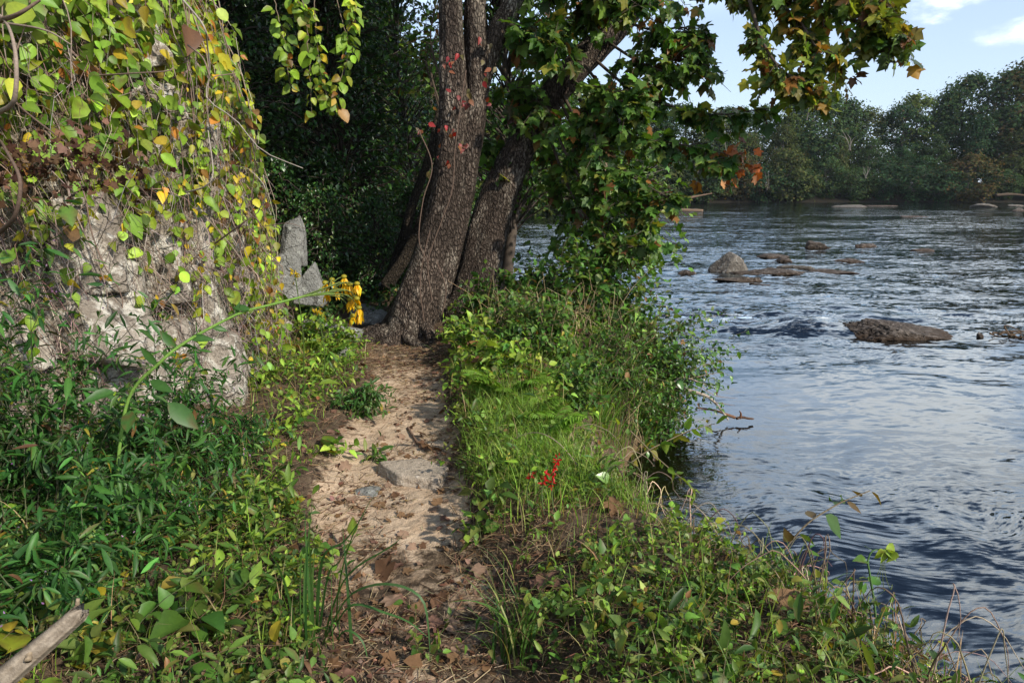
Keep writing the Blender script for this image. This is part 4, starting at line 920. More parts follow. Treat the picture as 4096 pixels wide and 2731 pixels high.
for k, (a, b, r_) in enumerate([((655, 207), (700, 195), .16), ((660, 207), (690, 198), .13), ((668, 206), (712, 193), .15), ((650, 207), (672, 201), .12)]):
    log('driftwood_branch', ['longest grey branch of the driftwood pile by the far bank', 'grey branch in the middle of the driftwood pile by the far bank', 'uppermost branch of the driftwood pile by the far bank', 'short branch at the water end of the driftwood pile'][k], [at(a[0], a[1], 97), (at(a[0], a[1], 97)+at(b[0], b[1], 99))/2+np.array([0, 0, .25]), at(b[0], b[1], 99)], [r_, r_, r_*.5], 'branch', col=(.45, .36, .30))
for u0, u1, v, y, lab in [(996, 1024, 195, 104, 'grey fallen trunk in the far bank shade at the right edge')]:
    p0, p1 = at(u0, v, y), at(u1, v, y); log('driftwood_log', lab, [p0, (p0+p1)/2+np.array([0, 0, .15]), p1], [.22, .22, .12], col=(.28, .24, .21))
# ------------------------------------------------------------------ vines over the rock face
VG = [(.22, .34, .035), (.27, .39, .045), (.16, .27, .035), (.12, .21, .03), (.38, .41, .045), (.50, .38, .03), (.38, .16, .03)]
VW = [4, 3, 3, 2, 1.2, .8, .35]
VY = [3, 3, 2, 1, 2.2, 2.0, .8]
TW = [(.19, .13, .10), (.26, .20, .16), (.12, .08, .06), (.33, .28, .24)]
def vine(label, y0, ztop, n, dz, spread, size, m, w=VW, off=(.10, .42), group='bittersweet vines hanging over the rock face'):
    s0 = y2s(y0); lf, tw = MB(), MB()
    base, _ = face(s0, ztop+.3); v = thing('bittersweet_vine', label, 'vine', base, group)
    # woody main stems
    for q in range(2):
        k = 9; t = np.linspace(0, 1, k); s = s0+rng.uniform(-.5, .5)*spread+np.cumsum(rng.normal(0, .06, k)); z = ztop+.35-(dz[1]+.5)*t
        p, nn = face(s, z, .10+.28*np.sin(t*PI)+rng.normal(0, .03, k)); tubes(tw, catmull(p, 26), np.linspace(.0065, .0025, 26), 5, TW[q])
    t = np.linspace(0, 1, 8)[None]
    s = s0+rng.uniform(-spread, spread, (n, 1))+rng.normal(0, .30, (n, 1))*t**1.3*1.6+np.cumsum(rng.normal(0, .05, (n, 8)), 1)
    L = rng.uniform(dz[0], dz[1], (n, 1)); z = ztop+rng.uniform(-1.0, .35, (n, 1))-L*t**rng.uniform(.7, 1.5, (n, 1))+rng.normal(0, .03, (n, 8))
    o = rng.uniform(off[0], off[1], (n, 1))*np.sin(np.clip(t*2.2+.25, 0, PI/2+.6))+rng.normal(0, .012, (n, 8))
    P, N = face(s, np.maximum(z, .75), o)
    tubes(tw, P, np.linspace(.0030, .0012, 8), 4, pal(n, TW, .3))
    m = int(m*1.45); leaves_on(lf, P, OVATE, m, size, VG, .1, 1., 60, .55, .25, sj=.28, jit=.3, w=w, pet=.25, nb=(.5, -.55, .2))
    leaves_on(lf, P, ROUND, max(2, m//2), size*.95, VG, .1, 1., 75, .6, .25, sj=.28, jit=.3, w=w, pet=.25, nb=(.5, -.55, .2))
    tw.build('stem', M_TWIG, v); lf.build('foliage', M_LEAF, v)
for lab, y0, zt, n, dz, sp, sz, m, w in [
    ('vine with the largest pale leaves in the top left corner of the rock face', 3.0, 4.3, 26, (.6, 1.6), .5, .12, 7, VW),
    ('pale large-leaved vine at the very left edge above the wad of dead leaves', 2.55, 4.2, 22, (.6, 1.6), .5, .12, 8, VW),
    ('large-leaved green vine at the top left above a dark hole in the rock', 3.55, 4.3, 26, (.6, 1.5), .4, .11, 8, VW),
    ('green vine hanging straight down over the upper middle of the rock face', 4.0, 4.4, 22, (.6, 1.6), .4, .092, 10, VW),
    ('thick green and yellow vine over the middle of the rock face', 4.45, 4.5, 26, (.7, 1.8), .4, .078, 12, VW),
    ('dense yellow-green vine right of the middle of the rock face', 4.9, 4.5, 28, (.8, 2.1), .35, .070, 14, VW),
    ('dense vine bulging out near the right end of the rock face', 5.3, 4.5, 32, (1., 2.5), .35, .064, 15, VY),
    ('yellowing vine curtain at the right-hand edge of the rock face', 5.75, 4.3, 34, (1., 2.6), .32, .062, 15, VY),
    ('golden-leaved vine curtain hanging just above the upright grey slab', 6.25, 3.9, 34, (.9, 2.5), .35, .062, 14, VY),
    ('yellow and orange vine trailing behind the upright grey slab', 6.7, 3.4, 22, (.6, 1.9), .3, .06, 12, VY),
    ('sparse vine with spotted yellow leaves over the bare middle of the rock face', 4.3, 2.75, 10, (.5, 1.2), .5, .06, 5, VY),
    ('sparse creeping vine with round leaves on the lower right of the rock face', 5.35, 2.6, 16, (.6, 1.3), .45, .06, 8, VY),
    ('small-leaved vine straggling down to the grey block at the foot of the rock face', 5.8, 2.3, 14, (.6, 1.2), .35, .055, 8, VY),
    ('sparse yellow-green vine on the left of the bare rock', 3.5, 3.1, 14, (.5, 1.1), .45, .07, 9, VW),
]: vine(lab, y0, zt, n, dz, sp, sz, m, w)
# strands hanging free against the dark wood
for lab, L in [('long free-hanging vine strand with bright leaves against the dark wood, rightmost of them', [(332, -40), (338, 5), (345, 30), (349, 52), (340, 80), (333, 108)]),
               ('free-hanging vine strand with a tuft of leaves at its tip against the dark wood', [(318, -40), (314, 10), (318, 50), (322, 80), (328, 100)]),
               ('bare trailing vine strand with few leaves against the dark wood', [(296, -40), (306, 20), (309, 60), (312, 112)]),
               ('short vine strand with leaves reaching out from the top of the rock face', [(262, -40), (275, 5), (284, 40), (290, 85)]),
               ('short bright vine strand at the top edge between rock face and dark wood', [(268, -40), (290, -10), (302, 8), (306, 14)]),
               ('vine strand with a hooked tip near the centre top of the dark wood', [(345, -50), (352, -10), (350, 20), (344, 46)])]:
    P = catmull([at(u, v, 5.1) for u, v in L], 20); P[:, 1] += rng.normal(0, .015, 20)
    v = thing('hanging_vine', lab, 'vine', P[0], 'free-hanging vine strands'); lf, tw = MB(), MB()
    tubes(tw, P, np.linspace(.004, .0016, 20), 4, (.2, .15, .11)); mm_ = 20 if 'bare' not in lab else 9
    side = P[None]+0; leaves_on(lf, side, OVATE, mm_, .062, VG, .35, 1., 70, .6, .2, sj=.3, jit=.25, w=VW, pet=.3, nb=(.4, -.6, .2)); leaves_on(lf, side, ROUND, mm_+8, .058, VG, .4, 1., 75, .6, .2, sj=.3, jit=.25, w=VW, pet=.5, nb=(.4, -.6, .2))
    tw.build('stem', M_TWIG, v); lf.build('foliage', M_LEAF, v)
# arching bare vine canes in front of the face
for k, (L, y, r) in enumerate([
    ([(0, 20), (18, 14), (40, 0)], 3.4, .013), ([(0, 112), (14, 100), (16, 60), (10, 30), (0, 15)], 3.3, .012), ([(0, 232), (15, 215), (20, 180), (6, 150), (0, 140)], 3.2, .011),
    ([(183, 0), (200, 20), (206, 32), (207, 42), (210, 72), (207, 98), (236, 120), (262, 150), (303, 168)], 4.6, .0065), ([(188, 45), (203, 58), (211, 79), (216, 76), (236, 73)], 4.6, .006),
    ([(0, 22), (45, 30), (72, 45)], 3.5, .006), ([(0, 88), (30, 115), (70, 145), (110, 172), (140, 200)], 3.9, .006), ([(186, 192), (205, 186), (213, 172), (208, 130)], 4.5, .006), ([(100, 75), (135, 73), (170, 70), (172, 60)], 4.2, .005),
    ([(205, 150), (230, 215), (250, 262), (262, 300)], 5.3, .004), ([(215, 243), (240, 225), (258, 212)], 4.6, .006), ([(258, 212), (266, 190), (250, 170), (235, 165)], 5., .004), ([(245, 230), (285, 223), (305, 228)], 5., .003)]):
    lab = ['thick grey vine cane in the top left corner', 'brown vine cane looping down the upper left edge', 'brown vine cane curving at the left edge above the bush', 'long vine cane arching rightward across the green leaves to a bare tip', 'short forked cane joining the long arching cane', 'thin cane crossing the large leaves at the top left', 'long straight cane slanting down across the rock face', 'hooked pale cane looping over the middle of the rock face', 'short dark cane over the hole in the rock face', 'thin cane trailing to the foot of the rock face', 'stiff pale dead twig sticking out right above the wingstem', 'thin curved cane by the yellow leaves', 'fine twig reaching towards the upright grey slab'][k]
    P = catmull([at(u, v, y-.15*math.sin(i_)) for i_, (u, v) in enumerate(L)], 22); m = MB(); tubes(m, P, np.linspace(r, r*.45, 22), 7, TW[k % 4]); tag(m.build('vine_cane', M_TWIG, origin=P[0]), lab, 'vine')
# tangle of dead twigs over the face
m = MB(); n = 2100; yy = rng.uniform(2.8, 7., n); s = y2s(yy)[:, None]; t = np.linspace(0, 1, 7)[None]
z0 = rng.uniform(1.1, 3.6, n)[:, None]*np.where(yy > 6.2, .8, 1)[:, None]; drift = rng.normal(0, .35, (n, 1)); ll = rng.uniform(.3, 1.1, (n, 1))
P, _ = face(s+drift*t+rng.normal(0, .06, (n, 7))*t, np.maximum(z0-ll*t*np.where(rng.random((n, 1)) < .75, 1, -.5)+rng.normal(0, .03, (n, 7)), .8), .10+rng.uniform(.02, .28, (n, 1))*np.sin(t*PI)+rng.normal(0, .02, (n, 7)))
tubes(m, P, np.linspace(.0026, .0011, 7), 3, pal(n, TW, .35)); tag(m.build('twig_tangle', M_TWIG), 'web of fine dead brown twigs clinging to the rock face', 'twigs', kind='stuff')
# wad of brown leaves caught on the face
m = MB(); c0 = at(52, 165, 3.45); n = 330; p = c0+rng.normal(0, 1, (n, 3))*np.array([.22, .09, .08]); scatter(m, LOBED, p, rng.normal(0, 1, (n, 3)), rng.normal(0, 1, (n, 3)), rng.uniform(.015, .05, n), pal(n, [(.07, .035, .022), (.11, .06, .035), (.05, .025, .018), (.15, .09, .06)]))
tag(m.build('dead_leaf_wad', M_DRY, origin=c0), 'wad of curled dark brown dead leaves caught on the left of the rock face', 'dead leaves', kind='stuff')
# ------------------------------------------------------------------ generic bush
def bush(name, label, cat, base, rx, ry, h, n, tmpl, size, m, cols, w=None, group=None, mat=M_LEAF, scol=(.10, .08, .05), lean=(0, 0), t0=.35, droop=.25, flowers=None, sr=.004, inner=.55, up=1., ang=60):
    base = np.asarray(base, float); b = thing(name, label, cat, base, group); lf, tw = MB(), MB()
    d = nrm(rng.normal(0, 1, (n, 3))); d[:, 2] = np.abs(d[:, 2]); rr = rng.uniform(inner, 1.05, (n, 1)); e = d*rr*np.array([rx, ry, h]); e[:, :2] += np.array(lean)*(e[:, 2:]/h)
    t = np.linspace(0, 1, 8)[None, :, None]; s0 = np.column_stack([rng.uniform(-.35, .35, n)*rx, rng.uniform(-.35, .35, n)*ry, np.zeros(n)]); s0[:, 2] = H(base[0]+s0[:, 0], base[1]+s0[:, 1])-base[2]-.02
    P = np.zeros((n, 8, 3)); P[:] = s0[:, None]
    P[:, :, :2] += (e[:, None, :2]-s0[:, None, :2])*t**1.25; P[:, :, 2:] += (e[:, None, 2:]-s0[:, None, 2:])*(t**.75); P[:, :, 2:] -= .10*h*t**4
    P += rng.normal(0, .02*h, P.shape)*t; P += base
    tubes(tw, P, np.linspace(sr, sr*.3, 8), 4, pal(n, [scol, tuple(c*1.4 for c in scol)], .25))
    leaves_on(lf, P, tmpl, m, size, cols, t0, 1.02, ang, droop, up, sj=.28, jit=.28, w=w, pet=.2)
    tw.build('stems', M_TWIG, b); lf.build('foliage', mat, b)
    if flowers:
        fl = MB(); k, c, sz = flowers; q, _ = resample(P[rng.choice(n, k)], rng.uniform(.75, 1., (k, 1))); q = q[:, 0]; q = np.repeat(q, 4, 0)+rng.normal(0, .022, (k*4, 3))
        scatter(fl, OVATE, q, rng.normal(0, 1, q.shape), rng.normal(0, 1, q.shape), sz, pal(len(q), c, .25)); fo = fl.build('flowers', M_LEAF, b); fo['kind'] = 'stuff'
    return b
LG1 = [(.045, .135, .028), (.06, .165, .032), (.03, .09, .022), (.09, .19, .045)]
PF = (70, [(.30, .14, .36), (.36, .24, .40), (.22, .10, .22)], .011)
BR = [(.13, .06, .05), (.16, .08, .07)]
for lab, b, rx, ry, h, n, lean, sz, fl in [
    ('large arching bush with narrow dark leaves and tiny purple flowers at the left edge', (-2.3, 3.0), .8, .7, 1.62, 130, (.2, 0), .060, PF),
    ('narrow-leaved bush with tiny purple flowers in front of the rock face', (-1.98, 3.55), .75, .6, 1.15, 90, (.35, -.1), .055, PF),
    ('dark narrow-leaved bush spilling towards the path below the rock face', (-1.75, 2.75), .5, .5, .72, 75, (.25, -.1), .055, (30, PF[1], .01)),
    ('dark narrow-leaved bush in the lower left above the broken branch', (-1.75, 2.25), .5, .5, .62, 60, (.2, 0), .056, (12, PF[1], .01)),
    ('small narrow-leaved bush at the foot of the lowest pale rock block', (-1.75, 3.75), .35, .35, .42, 36, (.2, 0), .048, (14, PF[1], .009)),
]: bush('flowering_bush', lab, 'bush', onG(*b), rx, ry, h, n, NARROW, sz*1.05, 30, LG1, (3, 3, 2.5, 1), 'purple-flowered bushes below the rock face', scol=(.055, .06, .03), lean=lean, t0=.15, sr=.003, flowers=fl, inner=.45)
# fine pinkish flower sprays
# ------------------------------------------------------------------ wingstem with yellow flowers
WING = _strip([.1, .3, .55, .8], [.09, .19, .2, .11], .35, .22)
wp = [at(u, v, y) for u, v, y in [(128, 400, 2.75), (160, 362, 2.75), (185, 342, 2.8), (213, 326, 2.85), (242, 312, 2.9), (272, 304, 2.95), (300, 297, 3.0), (324, 293, 3.05), (338, 294, 3.1)]]
gp = onG(-1.75, 2.7); ws = thing('wingstem_plant', 'wingstem leaning diagonally over the path with a cluster of drooping yellow flowers at its tip', 'flower', gp)
m = MB(); st = catmull([gp, gp+np.array([.05, .02, .3])]+wp, 60); tubes(m, st, np.linspace(.0078, .0045, 60), 7, (.14, .25, .045))
FL = [(332, 280), (344, 277), (325, 283), (336, 290), (350, 285), (357, 284), (354, 297), (352, 303), (359, 308), (350, 300), (360, 314), (353, 316), (345, 284), (327, 293+0), (357, 299)]
fh = [at(u, v, 3.1+rng.normal(0, .04)) for u, v in FL]
for k, f in enumerate(fh): tubes(m, catmull([st[-6-(k % 5)*2], (st[-4]+f)/2+np.array([0, 0, .03]), f], 8), .0022, 4, (.14, .19, .05))
m.build('stem', M_TWIG, ws)
for (u, v, y, a, ln, wd, up) in [(168, 402, 2.7, (.62, -.1, -.55), .26, 1, .5), (150, 380, 2.72, (.7, -.3, -.2), .2, 1, .5), (158, 365, 2.75, (-.55, -.15, .75), .17, .8, -.2), (176, 347, 2.8, (-.5, -.3, .8), .15, .7, .2), (190, 338, 2.82, (.8, -.2, .08), .16, 1, .5), (212, 327, 2.85, (.8, .1, -.15), .10, .8, .5), (236, 314, 2.9, (.3, -.1, .8), .09, .8, .2), (250, 309, 2.9, (-.9, -.1, .2), .12, .7, .6), (115, 392, 2.75, (-.4, -.7, .1), .20, 1, .8), (130, 410, 2.7, (.3, -.8, -.3), .22, 1, .7)]:
    lf = MB(); p = at(u, v, y)[None]; a = np.array([a]); scatter(lf, WING, p, a, np.array([[.2, -.8, up]]), np.array([ln*.62]), np.array([[.055, .14, .03]])); lf.build('leaf', M_LEAF, ws)
for k, f in enumerate(fh):
    fl = MB(); n = 8; a = rng.uniform(0, 6.28, n); D = np.column_stack([np.cos(a)*.55, np.sin(a)*.55, -.75+0*a]); scatter(fl, LANCE, np.repeat(f[None], n, 0), D, np.column_stack([np.cos(a), np.sin(a), .6+0*a]), rng.uniform(.036, .054, n), pal(n, [(.85, .55, .01), (.80, .48, .01)], .08))
    V, F = ICO3; fl.add(V*np.array([.013, .013, .010])+f+np.array([0, 0, .004]), F, (.38, .33, .03)); fl.build('flower', M_LEAF, ws)
for u, v, lab in [(295, 274, 'small yellow flower head left of the pointed slab'), (318, 311, 'small yellow flower head low among the leaves below the pointed slab')]:
    f = at(u, v, 5.2); fl = MB(); n = 14; scatter(fl, LANCE, f+rng.normal(0, .02, (n, 3)), rng.normal(0, 1, (n, 3)), rng.normal(0, 1, (n, 3)), .05, pal(n, [(.6, .42, .02)], .2)); g0 = onG(f[0], f[1]); tubes(fl, catmull([g0, (g0+f)/2+np.array([.03, 0, 0]), f], 10), .004, 4, (.1, .16, .04)); tag(fl.build('yellow_wildflower', M_LEAF, origin=g0), lab, 'flower')
# ------------------------------------------------------------------ ground cover
HERB = [(.20, .33, .045), (.25, .38, .05), (.13, .25, .035), (.30, .40, .06), (.08, .17, .03)]
HERBS = [(.075, .16, .028), (.11, .20, .035), (.05, .11, .022), (.15, .24, .045), (.2, .24, .06)]
def region(n, xa, xb, ya, yb, f, sp=None):
    if sp is not None:
        f0 = f; f = lambda x, y: f0(x, y)*sstep(-.18, .18, vnoise(x*1.9, y*1.9, seed=sp))
    x = rng.uniform(xa, xb, n*4); y = rng.uniform(ya, yb, n*4); k = rng.random(n*4) < f(x, y); return x[k][:n], y[k][:n]
def pd(x, y): return np.abs(x-path_x(y))/path_w(y)
def leftf(x, y): return sstep(.95, 1.7, pd(x, y))*(x < path_x(y))*(x > cliff_x(y)+.1)*sstep(8.8, 7.5, y)*(.35+.65*sstep(-.12, .25, fbm(x*1.7, y*1.7, seed=150)))
def rightf(x, y): return (1-.65*sstep(-.75, -.15, x-shore_x(y))*sstep(4.0, 3.4, y))*sstep(.95, 1.5, pd(x, y))*(x > path_x(y))*(x < shore_x(y)-.02)*(.55+.45*sstep(-.15, .2, fbm(x*1.9, y*1.9, seed=151)))
def herbs(lf, tw, x, y, h_, lean, tmpl, size, m, cols, w=None, t0=.25, droop=.15, sr=.0018, up=1.2, dirx=0.):
    n = len(x); P0 = onG(x, y, -.01); L = rng.normal(0, lean, (n, 2)); L[:, 0] += dirx
    pt = 1+.38*vnoise(x*2.6+17*h_*10, y*2.6, seed=int(h_*1000+size*9000))
    P = stems(P0, h_*rng.uniform(.5, 1.3, n)*pt, L); tubes(tw, P, np.linspace(sr, sr*.5, 6), 3, pal(n, [(.10, .12, .04), (.13, .09, .05)], .3))
    leaves_on(lf, P, tmpl, m, size*np.repeat(pt, m), cols, t0, 1.03, 65, droop, up, sj=.34, jit=.28, w=w, pet=.15)
lf, tw = MB(), MB()
x, y = region(820, -3, -.5, 2., 8.2, leftf, 401); herbs(lf, tw, x, y, .16, .5, OVATE, .036, 9, HERB)
x, y = region(560, -2.2, -.5, 1.4, 3.4, leftf, 402); herbs(lf, tw, x, y, .13, .5, OVATE, .026, 9, HERBS)
x, y = region(220, -2.2, -.5, 1.4, 3.6, leftf); herbs(lf, tw, x, y, .2, .5, LANCE, .042, 8, HERBS)
x, y = region(260, -2.6, -.6, 2.6, 8, leftf, 403); herbs(lf, tw, x, y, .26, .5, LANCE, .058, 9, HERB)
x, y = region(120, -2.2, -.4, 1.5, 7, leftf, 404); herbs(lf, tw, x, y, .12, .6, ROUND, .034, 6, [(.17, .26, .04), (.28, .30, .05), (.4, .32, .04)])
lf.build('left_herbs', M_LEAF); tw_l = tw
bpy.data.objects['left_herbs'].name = 'ground_cover'; 
o = [q for q in COL.objects if q.name.startswith('ground_cover')][0]; tag(o, 'low leafy weeds covering the ground between the rock face and the path', 'ground cover', kind='stuff'); q = tw.build('weed_stems', M_TWIG); tag(q, None, None, None, 'stuff'); q.parent = o
lf, tw = MB(), MB()
x, y = region(1500, -.5, 2.6, 1.3, 5.4, rightf, 405); herbs(lf, tw, x, y, .15, .6, OVATE, .025, 10, HERBS+HERB[:2])
x, y = region(420, -.5, 2.4, 1.3, 5.2, rightf); herbs(lf, tw, x, y, .11, .6, OVATE, .024, 9, HERBS+HERB[:3])
x, y = region(320, -.4, 2.3, 1.5, 5.5, rightf, 406); herbs(lf, tw, x, y, .20, .7, LANCE, .042, 9, HERBS)
x, y = region(150, -.4, 2.4, 1.4, 4.2, rightf, 407); herbs(lf, tw, x, y, .18, .7, ROUND, .032, 5, HERBS+[(.25, .25, .05)])
x, y = region(260, -.7, 1.6, 5, 7.8, rightf, 408); herbs(lf, tw, x, y, .22, .5, OVATE, .05, 9, HERB)
q0 = lf.build('ground_cover', M_LEAF); tag(q0, 'mixed small-leaved weeds covering the river bank right of the path', 'ground cover', kind='stuff'); q = tw.build('weed_stems', M_TWIG); q['kind'] = 'stuff'; q.parent = q0
# under-wood and trunk-foot greenery
lf, tw = MB(), MB()
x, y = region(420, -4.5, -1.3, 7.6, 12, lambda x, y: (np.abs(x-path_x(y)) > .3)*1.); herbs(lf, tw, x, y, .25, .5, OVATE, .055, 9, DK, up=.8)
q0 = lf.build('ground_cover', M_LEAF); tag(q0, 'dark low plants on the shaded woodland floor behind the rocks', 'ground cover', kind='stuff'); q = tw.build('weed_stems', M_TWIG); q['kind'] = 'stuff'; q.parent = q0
# ------------------------------------------------------------------ grass
GR = [(.17, .30, .035), (.21, .35, .045), (.12, .22, .03), (.26, .34, .07)]
def grass_f(x, y): return sstep(.15, .45, x-path_x(y)-path_w(y)*.6)*(x < shore_x(y)+.03)*sstep(3.0, 3.7, y)*sstep(5.1, 4.5, y)
m = MB(); x, y = region(8500, -.5, 1.8, 2.9, 5.5, grass_f); n = len(x); blades(m, onG(x, y, -.01), rng.uniform(0, 6.28, n), rng.uniform(.10, .28, n), rng.uniform(.0025, .005, n), rng.uniform(.3, 1.5, n), pal(n, GR, .3))
tag(m.build('bank_grass', M_GRASS), 'bright green grass on the bank between path and river', 'grass', kind='stuff')
m = MB(); x, y = region(3200, -2.3, 2.4, 1.3, 6.5, lambda x, y: np.clip(leftf(x, y)+rightf(x, y), 0, 1)); n = len(x); blades(m, onG(x, y, -.01), rng.uniform(0, 6.28, n), rng.uniform(.08, .30, n), rng.uniform(.003, .0055, n), rng.uniform(.2, 1., n), pal(n, GR+[(.34, .27, .14), (.3, .2, .1)], .3))
tag(m.build('sparse_grass', M_GRASS), 'scattered green and straw-coloured grass blades among the weeds', 'grass', kind='stuff')
def clump(name, lab, x, y, n, L, W, spread, bend, cols, azc=None, azs=3.2, group=None):
    g0 = onG(x, y); m = MB(); a = rng.uniform(-PI, PI, n) if azc is None else rng.normal(azc, azs, n)
    px_, py_ = x+rng.normal(0, spread, n), y+rng.normal(0, spread, n)
    blades(m, onG(px_, py_, -.01), a, rng.uniform(L[0], L[1], n), rng.uniform(W[0], W[1], n), rng.uniform(bend[0], bend[1], n), pal(n, cols, .2), k=9)
    return tag(m.build(name, M_GRASS, origin=g0), lab, 'grass', group)
GRB = [(.12, .24, .03), (.16, .29, .04), (.08, .17, .025), (.30, .30, .10)]
for lab, u, v, n, L in [('tall fountain of grass arching over the water beside the ferns', 600, 425, 260, (.3, .68)), ('tall grass tuft at the very edge of the bank', 640, 425, 150, (.3, .75)), ('grass tuft between the ferns and the tall grass', 560, 418, 90, (.25, .5))]:
    p = gnd(u, v); clump('grass_tuft', lab, p[0], p[1], n, L, (.005, .009), .13, (.3, 1.1), GRB, .1, 1.0, 'tall grass tufts on the bank')
p = gnd(517, 655); clump('grass_tuft', 'sprawling dark grass tuft at the right edge of the path near the bottom', p[0], p[1], 70, (.2, .5), (.005, .009), .04, (.5, 1.2), [(.07, .16, .03), (.11, .21, .04), (.25, .24, .09)])
p = gnd(322, 645)
gb = thing('tall_grass_plant', 'broad-bladed grass plant left of the path with one blade arching to the right', 'grass', onG(p[0], p[1]))
m = MB(); n = 14; q = onG(p[0]+rng.normal(0, .06, n), p[1]+rng.normal(0, .06, n)); a = rng.normal(.3, .9, n); blades(m, q, a, rng.uniform(.35, .75, n), rng.uniform(.008, .014, n), rng.uniform(.1, .55, n), pal(n, [(.05, .13, .035), (.08, .17, .04)], .2), k=9)
ar = catmull([gb.location, at(345, 600, 2.25), at(370, 585, 2.2), at(400, 585, 2.15), (at(423, 600, 2.12)), at(429, 635, 2.1), at(430, 662, 2.1)], 20)
def ribbon(m, c, wd, col):
    T = nrm(np.gradient(c, axis=0)); s = nrm(np.cross(T, np.array([0, -.4, 1.]))); ww = wd*np.clip(1.05-np.linspace(0, 1, len(c))**2.5, .05, 1)*.5
    k = len(c); V = np.concatenate([c-s*ww[:, None], c+s*ww[:, None]]); i = np.arange(k-1); m.add(V, np.stack([i, i+1, i+1+k, i+k], -1), col)
ribbon(m, ar, .012, (.07, .15, .05))
for L, wd in [([(322, 645), (335, 600), (352, 570), (392, 545), (406, 530)], .013), ([(318, 640), (328, 575), (340, 560), (362, 524)], .012), ([(325, 645), (350, 605), (385, 612), (410, 622), (432, 640)], .011), ([(330, 650), (345, 630), (362, 640), (370, 668)], .010), ([(316, 640), (322, 560), (345, 540), (368, 508)], .016)]:
    ribbon(m, catmull([at(u, v, 2.35-.03*k) for k, (u, v) in enumerate(L)], 16), wd, (.06, .15, .04))
m.build('blades', M_GRASS, gb)
# ------------------------------------------------------------------ ferns
def fern(lab, x, y, n, L, cols, az0=0., azs=3., lift=1.1, z0=0.):
    b = onG(x, y, z0); f = thing('fern', lab, 'fern', b, 'ferns beside the path')
    for k in range(n):
        a = az0+(k-(n-1)/2)*(2*azs/n)+rng.normal(0, .2); ln = L*rng.uniform(.7, 1.1); t = np.linspace(0, 1, 20); el = rng.uniform(.75, 1.25)*lift
        c = b+np.stack([np.cos(a)*ln*(t*.75), np.sin(a)*ln*(t*.75), ln*(np.sin(el)*t-.50*t**2.4)], -1); m = MB(); tubes(m, c, np.linspace(.003, .001, 20), 4, (.12, .13, .04))
        q = 19; tt = np.linspace(.16, .99, q); P, T = resample(c[None], tt[None]); P, T = P[0], T[0]; sd = nrm(np.cross(T, np.array([0, 0, 1.])))
        S = ln*.27*np.clip(np.sin(np.clip(tt*1.05-.02, 0, 1)**.75*PI), .08, 1); C = pal(1, cols, .12)
        for sg in (1, -1): scatter(m, LANCE, P, sd*sg+T*.45, np.cross(T, sd)*-1+rng.normal(0, .1, P.shape), S, np.repeat(C, q, 0)*rng.uniform(.85, 1.15, (q, 1)))
        m.build('frond', M_LEAF, f)
FC = [(.14, .27, .03), (.18, .31, .04)]
for lab, u, v, n, L, az, s_ in [('tall bright fern on the right bank rising beside the tall grass', 508, 400, 7, .52, -1.6, 1.9), ('fern with fronds pointing right below the tall bright fern', 520, 425, 5, .42, -.3, 1.3), ('small fern low on the right bank above the short grass', 545, 440, 5, .42, -.2, 1.), ('small yellow-green fern left of the path by the lichened stone', 325, 362, 5, .34, -.6, 1.6), ('pale fern among the weeds left of the path', 305, 352, 4, .3, -1., 1.5)]:
    p = gnd(u, v); fern(lab, p[0], p[1], n, L, FC, az, s_)
